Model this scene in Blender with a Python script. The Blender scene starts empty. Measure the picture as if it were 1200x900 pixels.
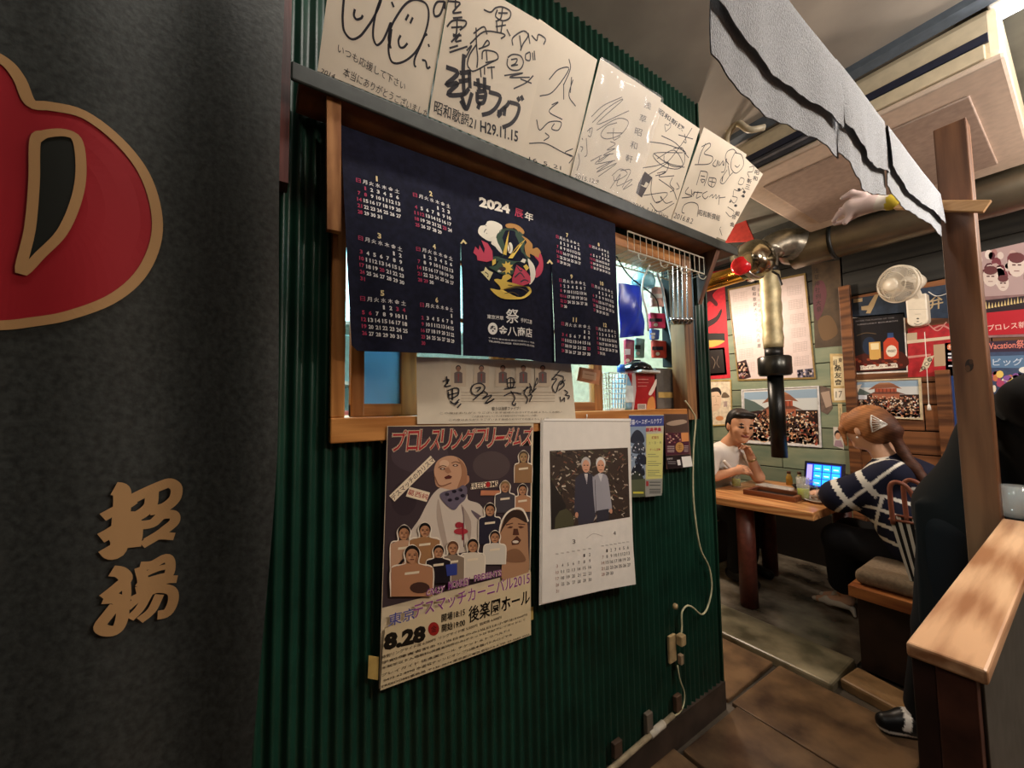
import bpy, bmesh, math, random
import numpy as np
from mathutils import Matrix, Vector
random.seed(7)
SC = bpy.context.scene
COL = SC.collection
# ------------------------------------------------------------------ camera
FPX = 451.925
CAM = np.array([1.015, 0.0, 1.36])
CF = np.array([-0.83279657, 0.55044333, 0.05883889])
CR = np.array([0.55060145, 0.8346343, -0.01495412])
CU = np.array([0.05734035, -0.01994304, 0.99815548])
cd = bpy.data.cameras.new('camera'); cam = bpy.data.objects.new('camera', cd); COL.objects.link(cam)
cd.sensor_width = 36.0; cd.lens = FPX / 1200 * 36; cd.clip_start = 0.02
cam.matrix_world = Matrix(((CR[0], CU[0], -CF[0], CAM[0]), (CR[1], CU[1], -CF[1], CAM[1]), (CR[2], CU[2], -CF[2], CAM[2]), (0, 0, 0, 1)))
SC.camera = cam
SC.view_settings.view_transform = 'Standard'; SC.view_settings.look = 'None'
SC.view_settings.gamma = 1; SC.view_settings.exposure = 0.0
SC.view_settings.use_curve_mapping = False
# ------------------------------------------------------------------ world + lights
W = bpy.data.worlds.new('world'); SC.world = W; W.use_nodes = True
W.node_tree.nodes['Background'].inputs[0].default_value = (0.9, 0.85, 0.8, 1); W.node_tree.nodes['Background'].inputs[1].default_value = 0.12
def area(name, loc, size, power, col, rot=(0, 0, 0), sy=None):
    l = bpy.data.lights.new(name, 'AREA'); l.shape = 'RECTANGLE'; l.size = size; l.size_y = sy or size
    l.energy = power; l.color = col
    o = bpy.data.objects.new(name, l); COL.objects.link(o); o.location = loc; o.rotation_euler = rot
    return o
def bulb(name, loc, power, col, r=0.1):
    l = bpy.data.lights.new(name, 'POINT'); l.energy = power; l.color = col; l.shadow_soft_size = r
    o = bpy.data.objects.new(name, l); COL.objects.link(o); o.location = loc; return o
area('hall_lamp_light', (0.50, 0.25, 2.76), 0.10, 12, (1.0, 0.93, 0.84), sy=1.3)
bulb('added_ceiling_fill', (1.9, 1.8, 2.55), 76, (1.0, 0.87, 0.74), 0.16)  # added fill without a fixture, brightens the ceiling and room
bulb('ceiling_lamp_light', (1.55, 2.1, 2.55), 22, (0.88, 0.94, 1.0), 0.10)
bulb('dining_lamp_light', (-1.2, 3.0, 2.3), 85, (1.0, 0.80, 0.62), 0.12)
bulb('added_right_fill', (1.75, 3.0, 2.3), 60, (1.0, 0.86, 0.74), 0.1)  # added unseen fill right of view, lights the posters, woman and post
area('kitchen_lamp_light', (-0.95, 0.7, 2.55), 1.0, 150, (0.55, 0.9, 1.0), sy=1.2)

# ------------------------------------------------------------------ helpers
def ray(x, y): return CF + CR * (x - 600) / FPX - CU * (y - 450) / FPX
def P(x, y, ax, v):
    d = ray(x, y); return CAM + d * ((v - CAM[ax]) / d[ax])
def lin(c):
    if isinstance(c, str): c = tuple(int(c[i:i+2], 16) / 255 for i in (0, 2, 4))
    return tuple(((v / 12.92) if v <= 0.04045 else ((v + 0.055) / 1.055) ** 2.4) for v in c[:3])
MC = {}
def mat(name, col='808080', rough=0.6, metal=0.0, var=0.08, scale=30, bump=0.0, spec=0.5, emit=None, es=1.0, trans=0.0, alpha=1.0, ior=1.45, coat=0.0, sc3=(1, 1, 1), rnd=0.0, col2=None):
    if name in MC: return MC[name]
    m = bpy.data.materials.new(name); m.use_nodes = True; n = m.node_tree.nodes; L = m.node_tree.links
    b = n['Principled BSDF']; c = lin(col)
    b.inputs['Roughness'].default_value = rough; b.inputs['Metallic'].default_value = metal
    b.inputs['Specular IOR Level'].default_value = spec; b.inputs['IOR'].default_value = ior
    b.inputs['Transmission Weight'].default_value = trans; b.inputs['Alpha'].default_value = alpha
    b.inputs['Coat Weight'].default_value = coat
    tc = n.new('ShaderNodeTexCoord'); mp = n.new('ShaderNodeMapping'); mp.inputs['Scale'].default_value = sc3
    L.new(tc.outputs['Object'], mp.inputs['Vector'])
    nz = n.new('ShaderNodeTexNoise'); nz.inputs['Scale'].default_value = scale; nz.inputs['Detail'].default_value = 6
    L.new(mp.outputs[0], nz.inputs['Vector'])
    rp = n.new('ShaderNodeValToRGB'); L.new(nz.outputs['Fac'], rp.inputs['Fac'])
    c2 = lin(col2) if col2 else tuple(min(1, v * (1 + 2.5 * var)) for v in c)
    c1 = c if col2 else tuple(v * (1 - 2.5 * var) for v in c)
    rp.color_ramp.elements[0].position = 0.32; rp.color_ramp.elements[1].position = 0.68
    rp.color_ramp.elements[0].color = (*c1, 1); rp.color_ramp.elements[1].color = (*c2, 1)
    out = rp.outputs['Color']
    if rnd > 0:
        oi = n.new('ShaderNodeObjectInfo'); mr = n.new('ShaderNodeMapRange'); mr.inputs['To Min'].default_value = 1 - rnd; mr.inputs['To Max'].default_value = 1 + rnd
        L.new(oi.outputs['Random'], mr.inputs['Value'])
        mx = n.new('ShaderNodeVectorMath'); mx.operation = 'SCALE'; L.new(out, mx.inputs[0]); L.new(mr.outputs[0], mx.inputs['Scale']); out = mx.outputs[0]
    L.new(out, b.inputs['Base Color'])
    if emit: b.inputs['Emission Color'].default_value = (*lin(emit), 1); b.inputs['Emission Strength'].default_value = es
    if bump > 0:
        bp = n.new('ShaderNodeBump'); bp.inputs['Strength'].default_value = bump; bp.inputs['Distance'].default_value = 0.004
        L.new(nz.outputs['Fac'], bp.inputs['Height']); L.new(bp.outputs[0], b.inputs['Normal'])
    MC[name] = m; return m
def wood(name, c1, c2, axis, rough=0.5, bump=0.25, rnd=0.12, scale=9):
    s = [5.0, 5.0, 5.0]; s[axis] = 0.35; new = name not in MC
    m = mat(name, c1, rough, bump=bump, scale=scale, sc3=tuple(s), col2=c2, rnd=rnd)
    if new:   # growth rings: fine lines following the contours of a slow noise
        n = m.node_tree.nodes; L = m.node_tree.links; nz = next(x for x in n if x.type == 'TEX_NOISE'); rp = next(x for x in n if x.type == 'VALTORGB'); mp = next(x for x in n if x.type == 'MAPPING')
        sl = n.new('ShaderNodeTexNoise'); sl.inputs['Scale'].default_value = 0.75; sl.inputs['Detail'].default_value = 1; L.new(mp.outputs[0], sl.inputs['Vector'])
        mu = n.new('ShaderNodeMath'); mu.operation = 'MULTIPLY'; mu.inputs[1].default_value = 95; L.new(sl.outputs['Fac'], mu.inputs[0])
        si = n.new('ShaderNodeMath'); si.operation = 'SINE'; L.new(mu.outputs[0], si.inputs[0])
        ma = n.new('ShaderNodeMath'); ma.operation = 'MULTIPLY_ADD'; ma.inputs[1].default_value = 0.14; L.new(si.outputs[0], ma.inputs[0]); L.new(nz.outputs['Fac'], ma.inputs[2])
        L.new(ma.outputs[0], rp.inputs['Fac'])
    return m
def vmat(name='printed_ink', rough=0.55, spec=0.4):
    if name in MC: return MC[name]
    m = bpy.data.materials.new(name); m.use_nodes = True; n = m.node_tree.nodes; L = m.node_tree.links
    b = n['Principled BSDF']; b.inputs['Roughness'].default_value = rough; b.inputs['Specular IOR Level'].default_value = spec
    a = n.new('ShaderNodeAttribute'); a.attribute_name = 'ink'; L.new(a.outputs['Color'], b.inputs['Base Color'])
    MC[name] = m; return m
OFF = {}
def tag(o, label=None, cat=None, group=None, kind=None):
    if label: o['label'] = label
    if cat: o['category'] = cat
    if group: o['group'] = group
    if kind: o['kind'] = kind
    return o
def empty(name, loc, label=None, cat=None, group=None):
    o = bpy.data.objects.new(name, None); o.empty_display_size = 0.05; COL.objects.link(o); o.location = loc
    OFF[o] = np.array(loc, float); return tag(o, label, cat, group)
def mesh(name, vs, fs, m, parent=None, smooth=False, cols=None, bev=0.0):
    vs = np.array(vs, float); lo, hi = vs.min(0), vs.max(0)
    base = np.array([(lo[0] + hi[0]) / 2, (lo[1] + hi[1]) / 2, lo[2]])
    me = bpy.data.meshes.new(name); me.from_pydata((vs - base).tolist(), [], fs); me.update()
    for mm in (m if isinstance(m, list) else [m]): me.materials.append(mm)
    if smooth: me.polygons.foreach_set('use_smooth', [True] * len(me.polygons))
    if cols is not None:
        at = me.attributes.new('ink', 'FLOAT_COLOR', 'FACE' if len(cols) == len(fs) else 'POINT')
        at.data.foreach_set('color', np.concatenate([np.array(cols, float), np.ones((len(cols), 1))], 1).ravel())
    o = bpy.data.objects.new(name, me); COL.objects.link(o)
    if parent is not None: o.parent = parent; o.location = base - OFF[parent]
    else: o.location = base
    OFF[o] = base
    if bev > 0:
        md = o.modifiers.new('bevel', 'BEVEL'); md.width = bev; md.segments = 2; md.limit_method = 'ANGLE'
    return o
class G:
    """collects geometry in world coordinates"""
    def __init__(s): s.v = []; s.f = []; s.c = []
    def add(s, vs, fs, col=None):
        k = len(s.v); s.v += [tuple(p) for p in vs]; s.f += [tuple(i + k for i in f) for f in fs]
        if col is not None: s.c += [col] * len(fs)
        return s
    def box(s, a, b, col=None):
        x0, y0, z0 = a; x1, y1, z1 = b
        return s.add([(x0, y0, z0), (x1, y0, z0), (x1, y1, z0), (x0, y1, z0), (x0, y0, z1), (x1, y0, z1), (x1, y1, z1), (x0, y1, z1)],
                     [(0, 3, 2, 1), (4, 5, 6, 7), (0, 1, 5, 4), (1, 2, 6, 5), (2, 3, 7, 6), (3, 0, 4, 7)], col)
    def prism(s, pts, d, col=None):
        pts = [np.array(p, float) for p in pts]; d = np.array(d, float); n = len(pts)
        return s.add(pts + [p + d for p in pts], [tuple(range(n))[::-1], tuple(range(n, 2 * n))] + [(i, (i + 1) % n, n + (i + 1) % n, n + i) for i in range(n)], col)
    def tube(s, pts, r, n=8, cap=True, col=None):
        pts = [np.array(p, float) for p in pts]; rs = r if isinstance(r, (list, tuple)) else [r] * len(pts)
        vs = []; t0 = pts[1] - pts[0]; a = np.cross(t0, (0, 0, 1.0))
        if np.linalg.norm(a) < 1e-6 * 1: a = np.cross(t0, (1.0, 0, 0))
        a /= np.linalg.norm(a)
        for i, p in enumerate(pts):
            t = pts[min(i + 1, len(pts) - 1)] - pts[max(i - 1, 0)]; t /= np.linalg.norm(t)
            a = a - t * (a @ t); a /= np.linalg.norm(a); b = np.cross(t, a)
            for k in range(n):
                w = 2 * math.pi * k / n; vs.append(p + (a * math.cos(w) + b * math.sin(w)) * rs[i])
        fs = [(i * n + k, i * n + (k + 1) % n, (i + 1) * n + (k + 1) % n, (i + 1) * n + k) for i in range(len(pts) - 1) for k in range(n)]
        if cap: fs += [tuple(range(n))[::-1], tuple(range((len(pts) - 1) * n, len(pts) * n))]
        return s.add(vs, fs, col)
    def lathe(s, c, prof, n=24, ax=(0, 0, 1), col=None):
        ax = np.array(ax, float); ax /= np.linalg.norm(ax); a = np.cross(ax, (0, 1.0, 0.01)); a /= np.linalg.norm(a); b = np.cross(ax, a); c = np.array(c, float)
        vs = [c + ax * z + (a * math.cos(2 * math.pi * k / n) + b * math.sin(2 * math.pi * k / n)) * r for r, z in prof for k in range(n)]
        fs = [(i * n + k, i * n + (k + 1) % n, (i + 1) * n + (k + 1) % n, (i + 1) * n + k) for i in range(len(prof) - 1) for k in range(n)]
        if prof[0][0] > 1e-5: fs.append(tuple(range(n))[::-1])
        if prof[-1][0] > 1e-5: fs.append(tuple(range((len(prof) - 1) * n, len(prof) * n)))
        return s.add(vs, fs, col)
    def obj(s, name, m, parent=None, smooth=False, bev=0.0):
        return mesh(name, s.v, s.f, m, parent, smooth, s.c if s.c else None, bev)
def crom(pts, n=6, closed=False):
    if len(pts) < 3: return [tuple(p) for p in pts]
    p = [np.array(q, float) for q in pts]
    p = ([p[-1]] + p + [p[0], p[1]]) if closed else ([2 * p[0] - p[1]] + p + [2 * p[-1] - p[-2]])
    out = []
    for i in range(1, len(p) - 2):
        for k in range(n):
            t = k / n
            out.append(tuple(0.5 * ((2 * p[i]) + (-p[i-1] + p[i+1]) * t + (2 * p[i-1] - 5 * p[i] + 4 * p[i+1] - p[i+2]) * t * t + (-p[i-1] + 3 * p[i] - 3 * p[i+1] + p[i+2]) * t ** 3)))
    if not closed: out.append(tuple(p[-2]))
    return out
TXT = {}
def glyphs(s, off=0.0):
    k = (s, off)
    if k not in TXT:
        cu = bpy.data.curves.new('t', 'FONT'); cu.body = s; cu.resolution_u = 2; cu.offset = off * (0.42 if any(ord(ch) > 0x4dff and ord(ch) < 0xa000 for ch in s) else 0.6 if any(ord(ch) > 0x2fff for ch in s) else 1); cu.fill_mode = 'FRONT'; cu.space_line = 0.95
        ob = bpy.data.objects.new('t', cu); me = bpy.data.meshes.new_from_object(ob)
        v = np.zeros(len(me.vertices) * 3); me.vertices.foreach_get('co', v); v = v.reshape(-1, 3)
        TXT[k] = (v, [tuple(p.vertices) for p in me.polygons])
        bpy.data.objects.remove(ob); bpy.data.meshes.remove(me)
    return TXT[k]
class Fr:
    """a plane in the place: origin o, axes U, V and outward normal N"""
    def __init__(s, o, U, V, N, warp=None):
        s.o, s.U, s.V, s.N = (np.array(a, float) for a in (o, U, V, N)); s.warp = warp
    def uv(s, px, py):
        d = ray(px, py); t = ((s.o - CAM) @ s.N) / (d @ s.N); q = CAM + d * t - s.o
        return (q @ s.U, q @ s.V)
    def pt(s, u, v, h=0.0):
        if s.warp: h = h + s.warp(u, v)
        return s.o + s.U * u + s.V * v + s.N * h
class Ink:
    """flat print on a frame: every call lays the next layer 0.05 mm higher"""
    def __init__(s, fr, h=0.0004, m=None): s.fr = fr; s.h = h; s.g = G(); s.m = m or fr.uv
    def up(s): s.h += 0.00005
    def zoom(s, x0, y0, k): s.m = lambda X, Y: s.fr.uv(x0 + X / k, y0 + Y / k); return s
    def norm(s, p00, p10, p01):
        a, b, c = (np.array(s.fr.uv(*p)) for p in (p00, p10, p01))
        s.m = lambda x, y: tuple(a + (b - a) * x + (c - a) * y); return s
    def poly(s, pts, col, sm=False, up=True):
        if sm: pts = crom(pts, 4, True)
        if up: s.up()
        s.g.add([s.fr.pt(*s.m(*p), s.h) for p in pts], [tuple(range(len(pts)))], lin(col)); return s
    def rect(s, x0, y0, x1, y1, col, up=True): return s.poly([(x0, y0), (x1, y0), (x1, y1), (x0, y1)], col, up=up)
    def ell(s, cx, cy, rx, ry, col, n=14, up=True):
        return s.poly([(cx + rx * math.cos(2 * math.pi * k / n), cy + ry * math.sin(2 * math.pi * k / n)) for k in range(n)], col, up=up)
    def line(s, pts, w, col, sm=True, up=True):
        q = crom(pts, 5) if sm else pts
        q = [np.array(s.m(*p)) for p in q]
        q = [p for i, p in enumerate(q) if i == 0 or np.linalg.norm(p - q[i-1]) > 1e-6]
        if len(q) < 2: return s
        if up: s.up()
        vs = []
        for i, p in enumerate(q):
            t = q[min(i+1, len(q)-1)] - q[max(i-1, 0)]; t = t / (np.linalg.norm(t) + 1e-9); nn = np.array([-t[1], t[0]]) * w / 2
            vs += [s.fr.pt(*(p + nn), s.h), s.fr.pt(*(p - nn), s.h)]
        s.g.add(vs, [(2*i, 2*i+1, 2*i+3, 2*i+2) for i in range(len(q)-1)], lin(col)); return s
    def text(s, t, p0, p1, p2, col, off=0.0, up=True):
        """p0 bottom left, p1 bottom right, p2 top left"""
        v, f = glyphs(t, off)
        if len(v) == 0: return s
        lo, hi = v.min(0), v.max(0); a, b, c = (np.array(s.m(*p)) for p in (p0, p1, p2))
        if up: s.up()
        x = (v[:, 0] - lo[0]) / max(hi[0] - lo[0], 1e-6); y = (v[:, 1] - lo[1]) / max(hi[1] - lo[1], 1e-6)
        q = a + np.outer(x, b - a) + np.outer(y, c - a)
        s.g.add([s.fr.pt(u, w, s.h) for u, w in q], f, lin(col)); return s
    def obj(s, name, parent, rough=0.55): return s.g.obj(name, vmat('printed_ink_%d' % int(rough * 100), rough), parent)
def sheet(name, fr, quad, m, th=0.0008, parent=None, n=1, h=0.0):
    """paper slab; quad = TL TR BR BL in photo pixels on the frame"""
    a, b, c, d = (np.array(fr.uv(*p)) for p in quad); vs = []; 
    for hh in (h, h - th):
        for i in range(n + 1):
            for j in range(n + 1):
                s, t = i / n, j / n
                q = (a * (1-s) + b * s) * (1-t) + (d * (1-s) + c * s) * t; vs.append(fr.pt(q[0], q[1], hh))
    k = n + 1; K = k * k; fs = []
    for i in range(n):
        for j in range(n):
            q = (i*k+j, i*k+j+1, (i+1)*k+j+1, (i+1)*k+j); fs += [q, tuple(K + e for e in q[::-1])]
    rim = [i*k for i in range(k)] + [n*k+j for j in range(1, k)] + [i*k+n for i in range(n-1, -1, -1)] + [j for j in range(n-1, 0, -1)]
    fs += [(rim[i], rim[(i+1) % len(rim)], K + rim[(i+1) % len(rim)], K + rim[i]) for i in range(len(rim))]
    return mesh(name, vs, fs, m, parent, smooth=False)
def frame_bars(name, fr, quad, w, th, m, parent):
    a, b, c, d = (np.array(fr.uv(*p)) for p in quad); cen = (a + b + c + d) / 4; g = G()
    inn = [p + (cen - p) / np.linalg.norm(cen - p) * w * 1.4 for p in (a, b, c, d)]; out = [a, b, c, d]
    for i in range(4):
        j = (i + 1) % 4
        g.prism([fr.pt(*out[i], -0.002), fr.pt(*out[j], -0.002), fr.pt(*inn[j], -0.002), fr.pt(*inn[i], -0.002)], fr.N * (th + 0.002))
    return g.obj(name, m, parent)
WALL = Fr((0.008, 0, 0), (0, 1, 0), (0, 0, 1), (1, 0, 0))
YB = 4.0
BACK = Fr((0, YB - 0.012, 0), (1, 0, 0), (0, 0, 1), (0, -1, 0))
# materials
M_green = mat('green_corrugated_paint', '133629', 0.34, var=0.1, scale=9, bump=0.05)
M_dark = mat('dark_brown_board', '33231d', 0.55, var=0.12, scale=20, bump=0.2)
M_paper = mat('cream_card', 'dccfb8', 0.6, var=0.03, scale=12)
M_white = mat('white_plastic', 'e9e4da', 0.4, var=0.02)
M_black = mat('black_plastic', '141414', 0.4, var=0.1)
M_steel = mat('brushed_steel', 'b9b4aa', 0.28, 1.0, var=0.1, scale=25)
M_glass = mat('clear_glass', 'e8f0ee', 0.03, alpha=0.22, spec=1.0, var=0.0)
M_orange = wood('orange_window_wood', 'a5682f', 'c98a4a', 2, 0.42)
M_orange_y = wood('orange_window_wood_long', 'a5682f', 'c98a4a', 1, 0.42)
exec_parts = None
# ------------------------------------------------------------------ SETTING
def struct(g, name, m, smooth=False, parent=None): return tag(g.obj(name, m, parent, smooth), kind='structure') if parent is None else g.obj(name, m, parent, smooth)
ZC = 2.85; YE = 1.80
M_floor = mat('worn_concrete', '4a4238', 0.5, var=0.2, scale=5, bump=0.5)
M_slab = mat('worn_stone_slab', '453428', 0.28, scale=7, bump=1.0, rnd=0.35, col2='85694c')
M_curb = mat('grey_green_concrete', '4f4a38', 0.32, scale=5, bump=0.8, col2='a59a7e')
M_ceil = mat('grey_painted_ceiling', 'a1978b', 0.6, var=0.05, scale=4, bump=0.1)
M_plas = mat('dark_plaster', '3d3a35', 0.8, var=0.1, scale=6)
floor = struct(G().box((-2.7, -1.6, -0.1), (3.2, 4.1, -0.02)), 'floor', M_floor)
# flagstones in front of the concrete kerb: each its own piece
rr = random.Random(3); ys = [-0.4, 0.15, 0.62, 1.02, 1.42, 1.83, 2.3]
for j in range(len(ys) - 1):
    x = -2.4 + rr.random() * 0.3
    while x < 2.6:
        w = 0.36 + rr.random() * 0.3; a = 0.008
        q = [(x + a, ys[j] + a), (x + w - a, ys[j] + a + rr.uniform(-.008, .008)), (x + w - a, ys[j+1] - a), (x + a, ys[j+1] - a + rr.uniform(-.008, .008))]
        q = [(X + rr.uniform(-.012, .012), Y + rr.uniform(-.008, .008)) for X, Y in q]
        z = rr.uniform(-0.004, 0.003)
        if not (x < -0.12 and ys[j+1] < 1.9 and x + w < 0.3): G().prism([(*p, z - 0.03) for p in q], (0, 0, 0.03)).obj('paving_slab', M_slab, floor, bev=0.006)
        x += w
G().box((-2.6, 2.3, -0.05), (0.245, 2.63, 0.022)).obj('kerb', M_curb, floor, bev=0.012)
G().prism([(0.25, 2.38, -0.03), (0.50, 2.34, -0.03), (0.53, 2.5, -0.03), (0.27, 2.56, -0.03)], (0, 0, 0.055)).obj('threshold_stone', mat('pale_brown_stone', '8a6c49', 0.45, var=0.15, scale=9, bump=0.5), floor, bev=0.012)
G().box((-2.6, 2.63, -0.05), (0.25, 3.98, -0.004)).obj('dining_floor_slab', mat('wet_concrete', '3d352b', 0.22, scale=5, bump=0.7, col2='968c7c'), floor)
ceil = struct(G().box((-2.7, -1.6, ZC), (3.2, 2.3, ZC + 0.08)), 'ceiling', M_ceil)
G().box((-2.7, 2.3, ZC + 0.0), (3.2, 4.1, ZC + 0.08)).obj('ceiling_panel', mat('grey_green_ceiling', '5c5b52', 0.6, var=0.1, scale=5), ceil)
struct(G().box((-0.1, 2.17, ZC - 0.03), (3.1, 2.235, ZC)), 'trim_1', mat('blue_grey_trim', '5b6672', 0.5, var=0.05))
struct(G().box((-2.8, -1.6, -0.1), (-2.7, 4.1, ZC)), 'wall_left', M_plas)
struct(G().box((3.2, -1.6, -0.1), (3.3, 4.1, ZC)), 'wall_right', mat('brown_wall_boards', '5a4334', 0.6, var=0.12, scale=6))
struct(G().box((-2.7, -1.7, -0.1), (3.2, -1.6, ZC)), 'wall_front', mat('dark_front_wall', '2e2a26', 0.6, var=0.1))
# back wall with planks
wb = struct(G().box((-2.7, YB + 0.012, -0.1), (3.2, YB + 0.1, ZC)), 'wall_back', mat('dark_gap', '15120f', 0.9))
M_teal = mat('weathered_teal_paint', '6d7d68', 0.55, var=0.12, scale=6, bump=0.5, col2='8c9277', rnd=0.2, sc3=(0.6, 1, 2))
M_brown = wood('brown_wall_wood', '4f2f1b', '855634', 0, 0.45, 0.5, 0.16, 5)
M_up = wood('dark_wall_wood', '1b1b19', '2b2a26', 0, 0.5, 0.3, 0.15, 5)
z = 0.42; k = 0
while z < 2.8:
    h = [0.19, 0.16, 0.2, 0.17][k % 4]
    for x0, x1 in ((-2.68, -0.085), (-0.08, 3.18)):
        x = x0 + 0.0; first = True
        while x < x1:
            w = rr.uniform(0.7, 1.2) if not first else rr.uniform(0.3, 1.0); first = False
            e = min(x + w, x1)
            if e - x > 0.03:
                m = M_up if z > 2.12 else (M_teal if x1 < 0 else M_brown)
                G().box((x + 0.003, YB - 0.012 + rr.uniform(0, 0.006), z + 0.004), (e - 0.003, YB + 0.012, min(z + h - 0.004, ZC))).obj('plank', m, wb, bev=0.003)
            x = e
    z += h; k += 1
G().box((-2.7, YB - 0.03, -0.02), (3.2, YB + 0.012, 0.42)).obj('dark_lower_panel', mat('black_brown_panel', '17110d', 0.5), wb)
G().box((-0.1, YB - 0.05, 0), (-0.03, YB, 2.3)).obj('batten', M_brown, wb, bev=0.004)
G().box((0.40, YB - 0.05, 0), (0.47, YB, 1.57)).obj('batten', M_brown, wb, bev=0.004)
# green corrugated partition
wy0, wy1, wz0, wz1 = 0.15, 1.72, 1.29, 2.035
g = G(); step = 0.004; n = int(round((YE + 1.5) / step)); per = 0.032
zs = [0.10, wz0, wz1, ZC]; k = 0
for i in range(n + 1):
    y = -1.5 + i * step; x = 0.0 + 0.0055 * math.sin(2 * math.pi * y / per)
    for zz in zs: g.v.append((x, y, zz))
for i in range(n):
    ym = -1.5 + (i + .5) * step
    for j in range(3):
        if j == 1 and wy0 < ym < wy1: continue
        a = i * 4 + j; g.f.append((a, a + 4, a + 5, a + 1))
wg = tag(g.obj('wall_green', M_green, smooth=True), kind='structure')
c = G()
c.box((-0.1, -1.5, 0.0), (-0.012, YE - 0.01, wz0)).box((-0.1, -1.5, wz0), (-0.012, wy0, ZC)).box((-0.1, wy1, wz0), (-0.012, YE - 0.01, ZC)).box((-0.1, wy0, wz1), (-0.012, wy1, ZC))
c.obj('partition_core', M_dark, wg)
G().box((-0.1, YE - 0.01, 0), (0.008, YE, ZC)).obj('end_board', mat('dark_green_board', '123526', 0.4), wg)
G().box((-0.01, -1.5, -0.02), (0.012, YE, 0.10)).obj('base_board', mat('grimy_brown_base', '3f332a', 0.6, var=0.2, scale=8), wg)
# kitchen shell behind the window
M_kw = mat('pale_kitchen_wall', 'a8c9c9', 0.5, var=0.04)
struct(G().box((-1.75, -1.5, 0), (-1.7, 1.72, ZC)), 'wall_kitchen_back', M_kw)
struct(G().box((-1.7, 1.72, 0), (-0.1, 1.79, ZC)), 'wall_kitchen_right', mat('kitchen_side_wall', 'a3967a', 0.5))
struct(G().box((-1.7, -1.55, 0), (-0.1, -1.5, ZC)), 'wall_kitchen_left', M_kw)
# window frame and sashes
win = tag(empty('window_1', (0, 0.93, wz0)), kind='structure')
def bar(name, a, b, m, par=win): return G().box(a, b).obj(name, m, par, bev=0.003)
yl = P(388, 400, 0, 0.022)[1]; yl2 = P(405, 400, 0, 0.022)[1]
bar('jamb', (-0.1, yl, wz0 + .05), (0.022, yl2, wz1), M_orange)
bar('sill', (-0.1, yl, wz0 - 0.01), (0.026, P(806, 490, 0, .026)[1], wz0 + 0.05), M_orange_y)
yr = P(790, 400, 0, 0.02)[1]; yr2 = P(815, 440, 0, 0.02)[1]
yr = P(804, 430, 0, 0.02)[1] - 0.03
bar('jamb', (-0.05, yr + 0.03, wz0), (0.022, yr2, wz1), wood('brown_jamb_wood', '6d4526', '94683e', 2))
bar('head_rail', (-0.1, yl2, wz1 - 0.05), (0.018, yr + .03, wz1), M_orange_y)
M_sash = wood('sash_wood', '8a5526', 'b57a41', 2, 0.45); M_sash_y = wood('sash_wood_long', '8a5526', 'b57a41', 1, 0.45)
XS = -0.03
def yz(px, py, x=XS): q = P(px, py, 0, x); return q[1], q[2]
s0 = yz(411, 480)[0]; s1 = yz(427, 480)[0]; s2 = yz(470, 480)[0]; s3 = yz(489, 480)[0]; zr = yz(440, 473)[1]; s5 = yz(675, 470)[0]; s6 = yz(697, 470)[0]; s7 = yz(707, 470)[0]; sm = 0.62
z0 = wz0 + 0.05; z1 = wz1 - 0.05
for (a, b, d) in ((s0, s1, 0), (s2, s3, 0), (sm, sm + .04, 0), (sm + 0.045, sm + .085, 0), (s6, s7, 0)):
    bar('sash_stile', (XS - 0.03, a, z0), (XS, b, z1), M_sash)
bar('sash_rail', (XS - 0.029, s0, z0), (XS - 0.001, sm + .04, zr), M_sash_y); bar('sash_rail', (XS - 0.029, sm + 0.045, z0), (XS - 0.001, s7, zr), M_sash_y)
bar('sash_rail', (XS - 0.029, s0, z1 - 0.04), (XS - 0.001, s7, z1), M_sash_y)
for zz in (1.62, 1.80): bar('glazing_bar', (XS - 0.02, s3, zz), (XS - 0.005, s6, zz + 0.012), M_sash_y)
mf = mat('frosted_blue_pane', '8ac6e8', 0.5, var=0.03, trans=0.35, scale=3)
G().box((XS - 0.017, s1, zr), (XS - 0.012, s2, z1 - .04)).obj('frosted_pane', mf, win)['label'] = 'light blue frosted pane'
for a, b in ((s3, sm), (sm + .085, s6)): G().box((XS - 0.017, a, zr), (XS - 0.012, b, z1 - .04)).obj('pane', M_glass, win)
# red-brown post beside the black curtain
struct(G().box((0.012, P(322, 60, 0, .06)[1], 1.86), (0.06, P(341, 60, 0, .06)[1], ZC)), 'trim_2', wood('red_brown_post', '3c1713', '5c2a22', 2))
# shelf board carrying the signed cards
XSH = 0.12; ysR = P(865, 293, 0, XSH)[1]
sh = empty('card_shelf', (0.05, 0.9, 2.03), 'long dark painted shelf board above the serving window, carrying the signed cards', 'shelf')
bd = G().box((0.008, 0.062, 2.062), (XSH - .008, ysR - .01, 2.092)).obj('board', mat('brown_board_underside', '7a4e36', 0.5, var=0.15, scale=9), sh, bev=0.003)
G().box((XSH - 0.008, 0.045, 2.056), (XSH, ysR, 2.098)).obj('front_edging', mat('dark_grey_green_edging', '2a2d29', 0.4, var=0.1), sh, bev=0.004)
# end bracket: a triangular brown board under the right end
q = [P(*p, 1, 1.74) for p in ((812, 300), (862, 303), (814, 350))]
G().prism([(0.008, 1.72, 2.0615), (0.11, 1.72, 2.0615), (0.008, 1.72, 1.83)], (0, 0.03, 0)).obj('bracket', wood('bracket_wood', '4d2f20', '6f4934', 2), sh)
# diagonal timber brace at the left
a1 = P(392, 128, 0, 0.10); a2 = P(383, 272, 0, 0.03)
G().prism([(0.085, a1[1] - 0.017, 2.0615), (0.105, a1[1] - 0.017, 2.0615), (0.05, a2[1] - 0.002, a2[2]), (0.03, a2[1] - 0.002, a2[2])], (0, 0.03, 0)).obj('brace', wood('orange_brace_wood', '8f5c33', 'b98250', 2), sh)
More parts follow.
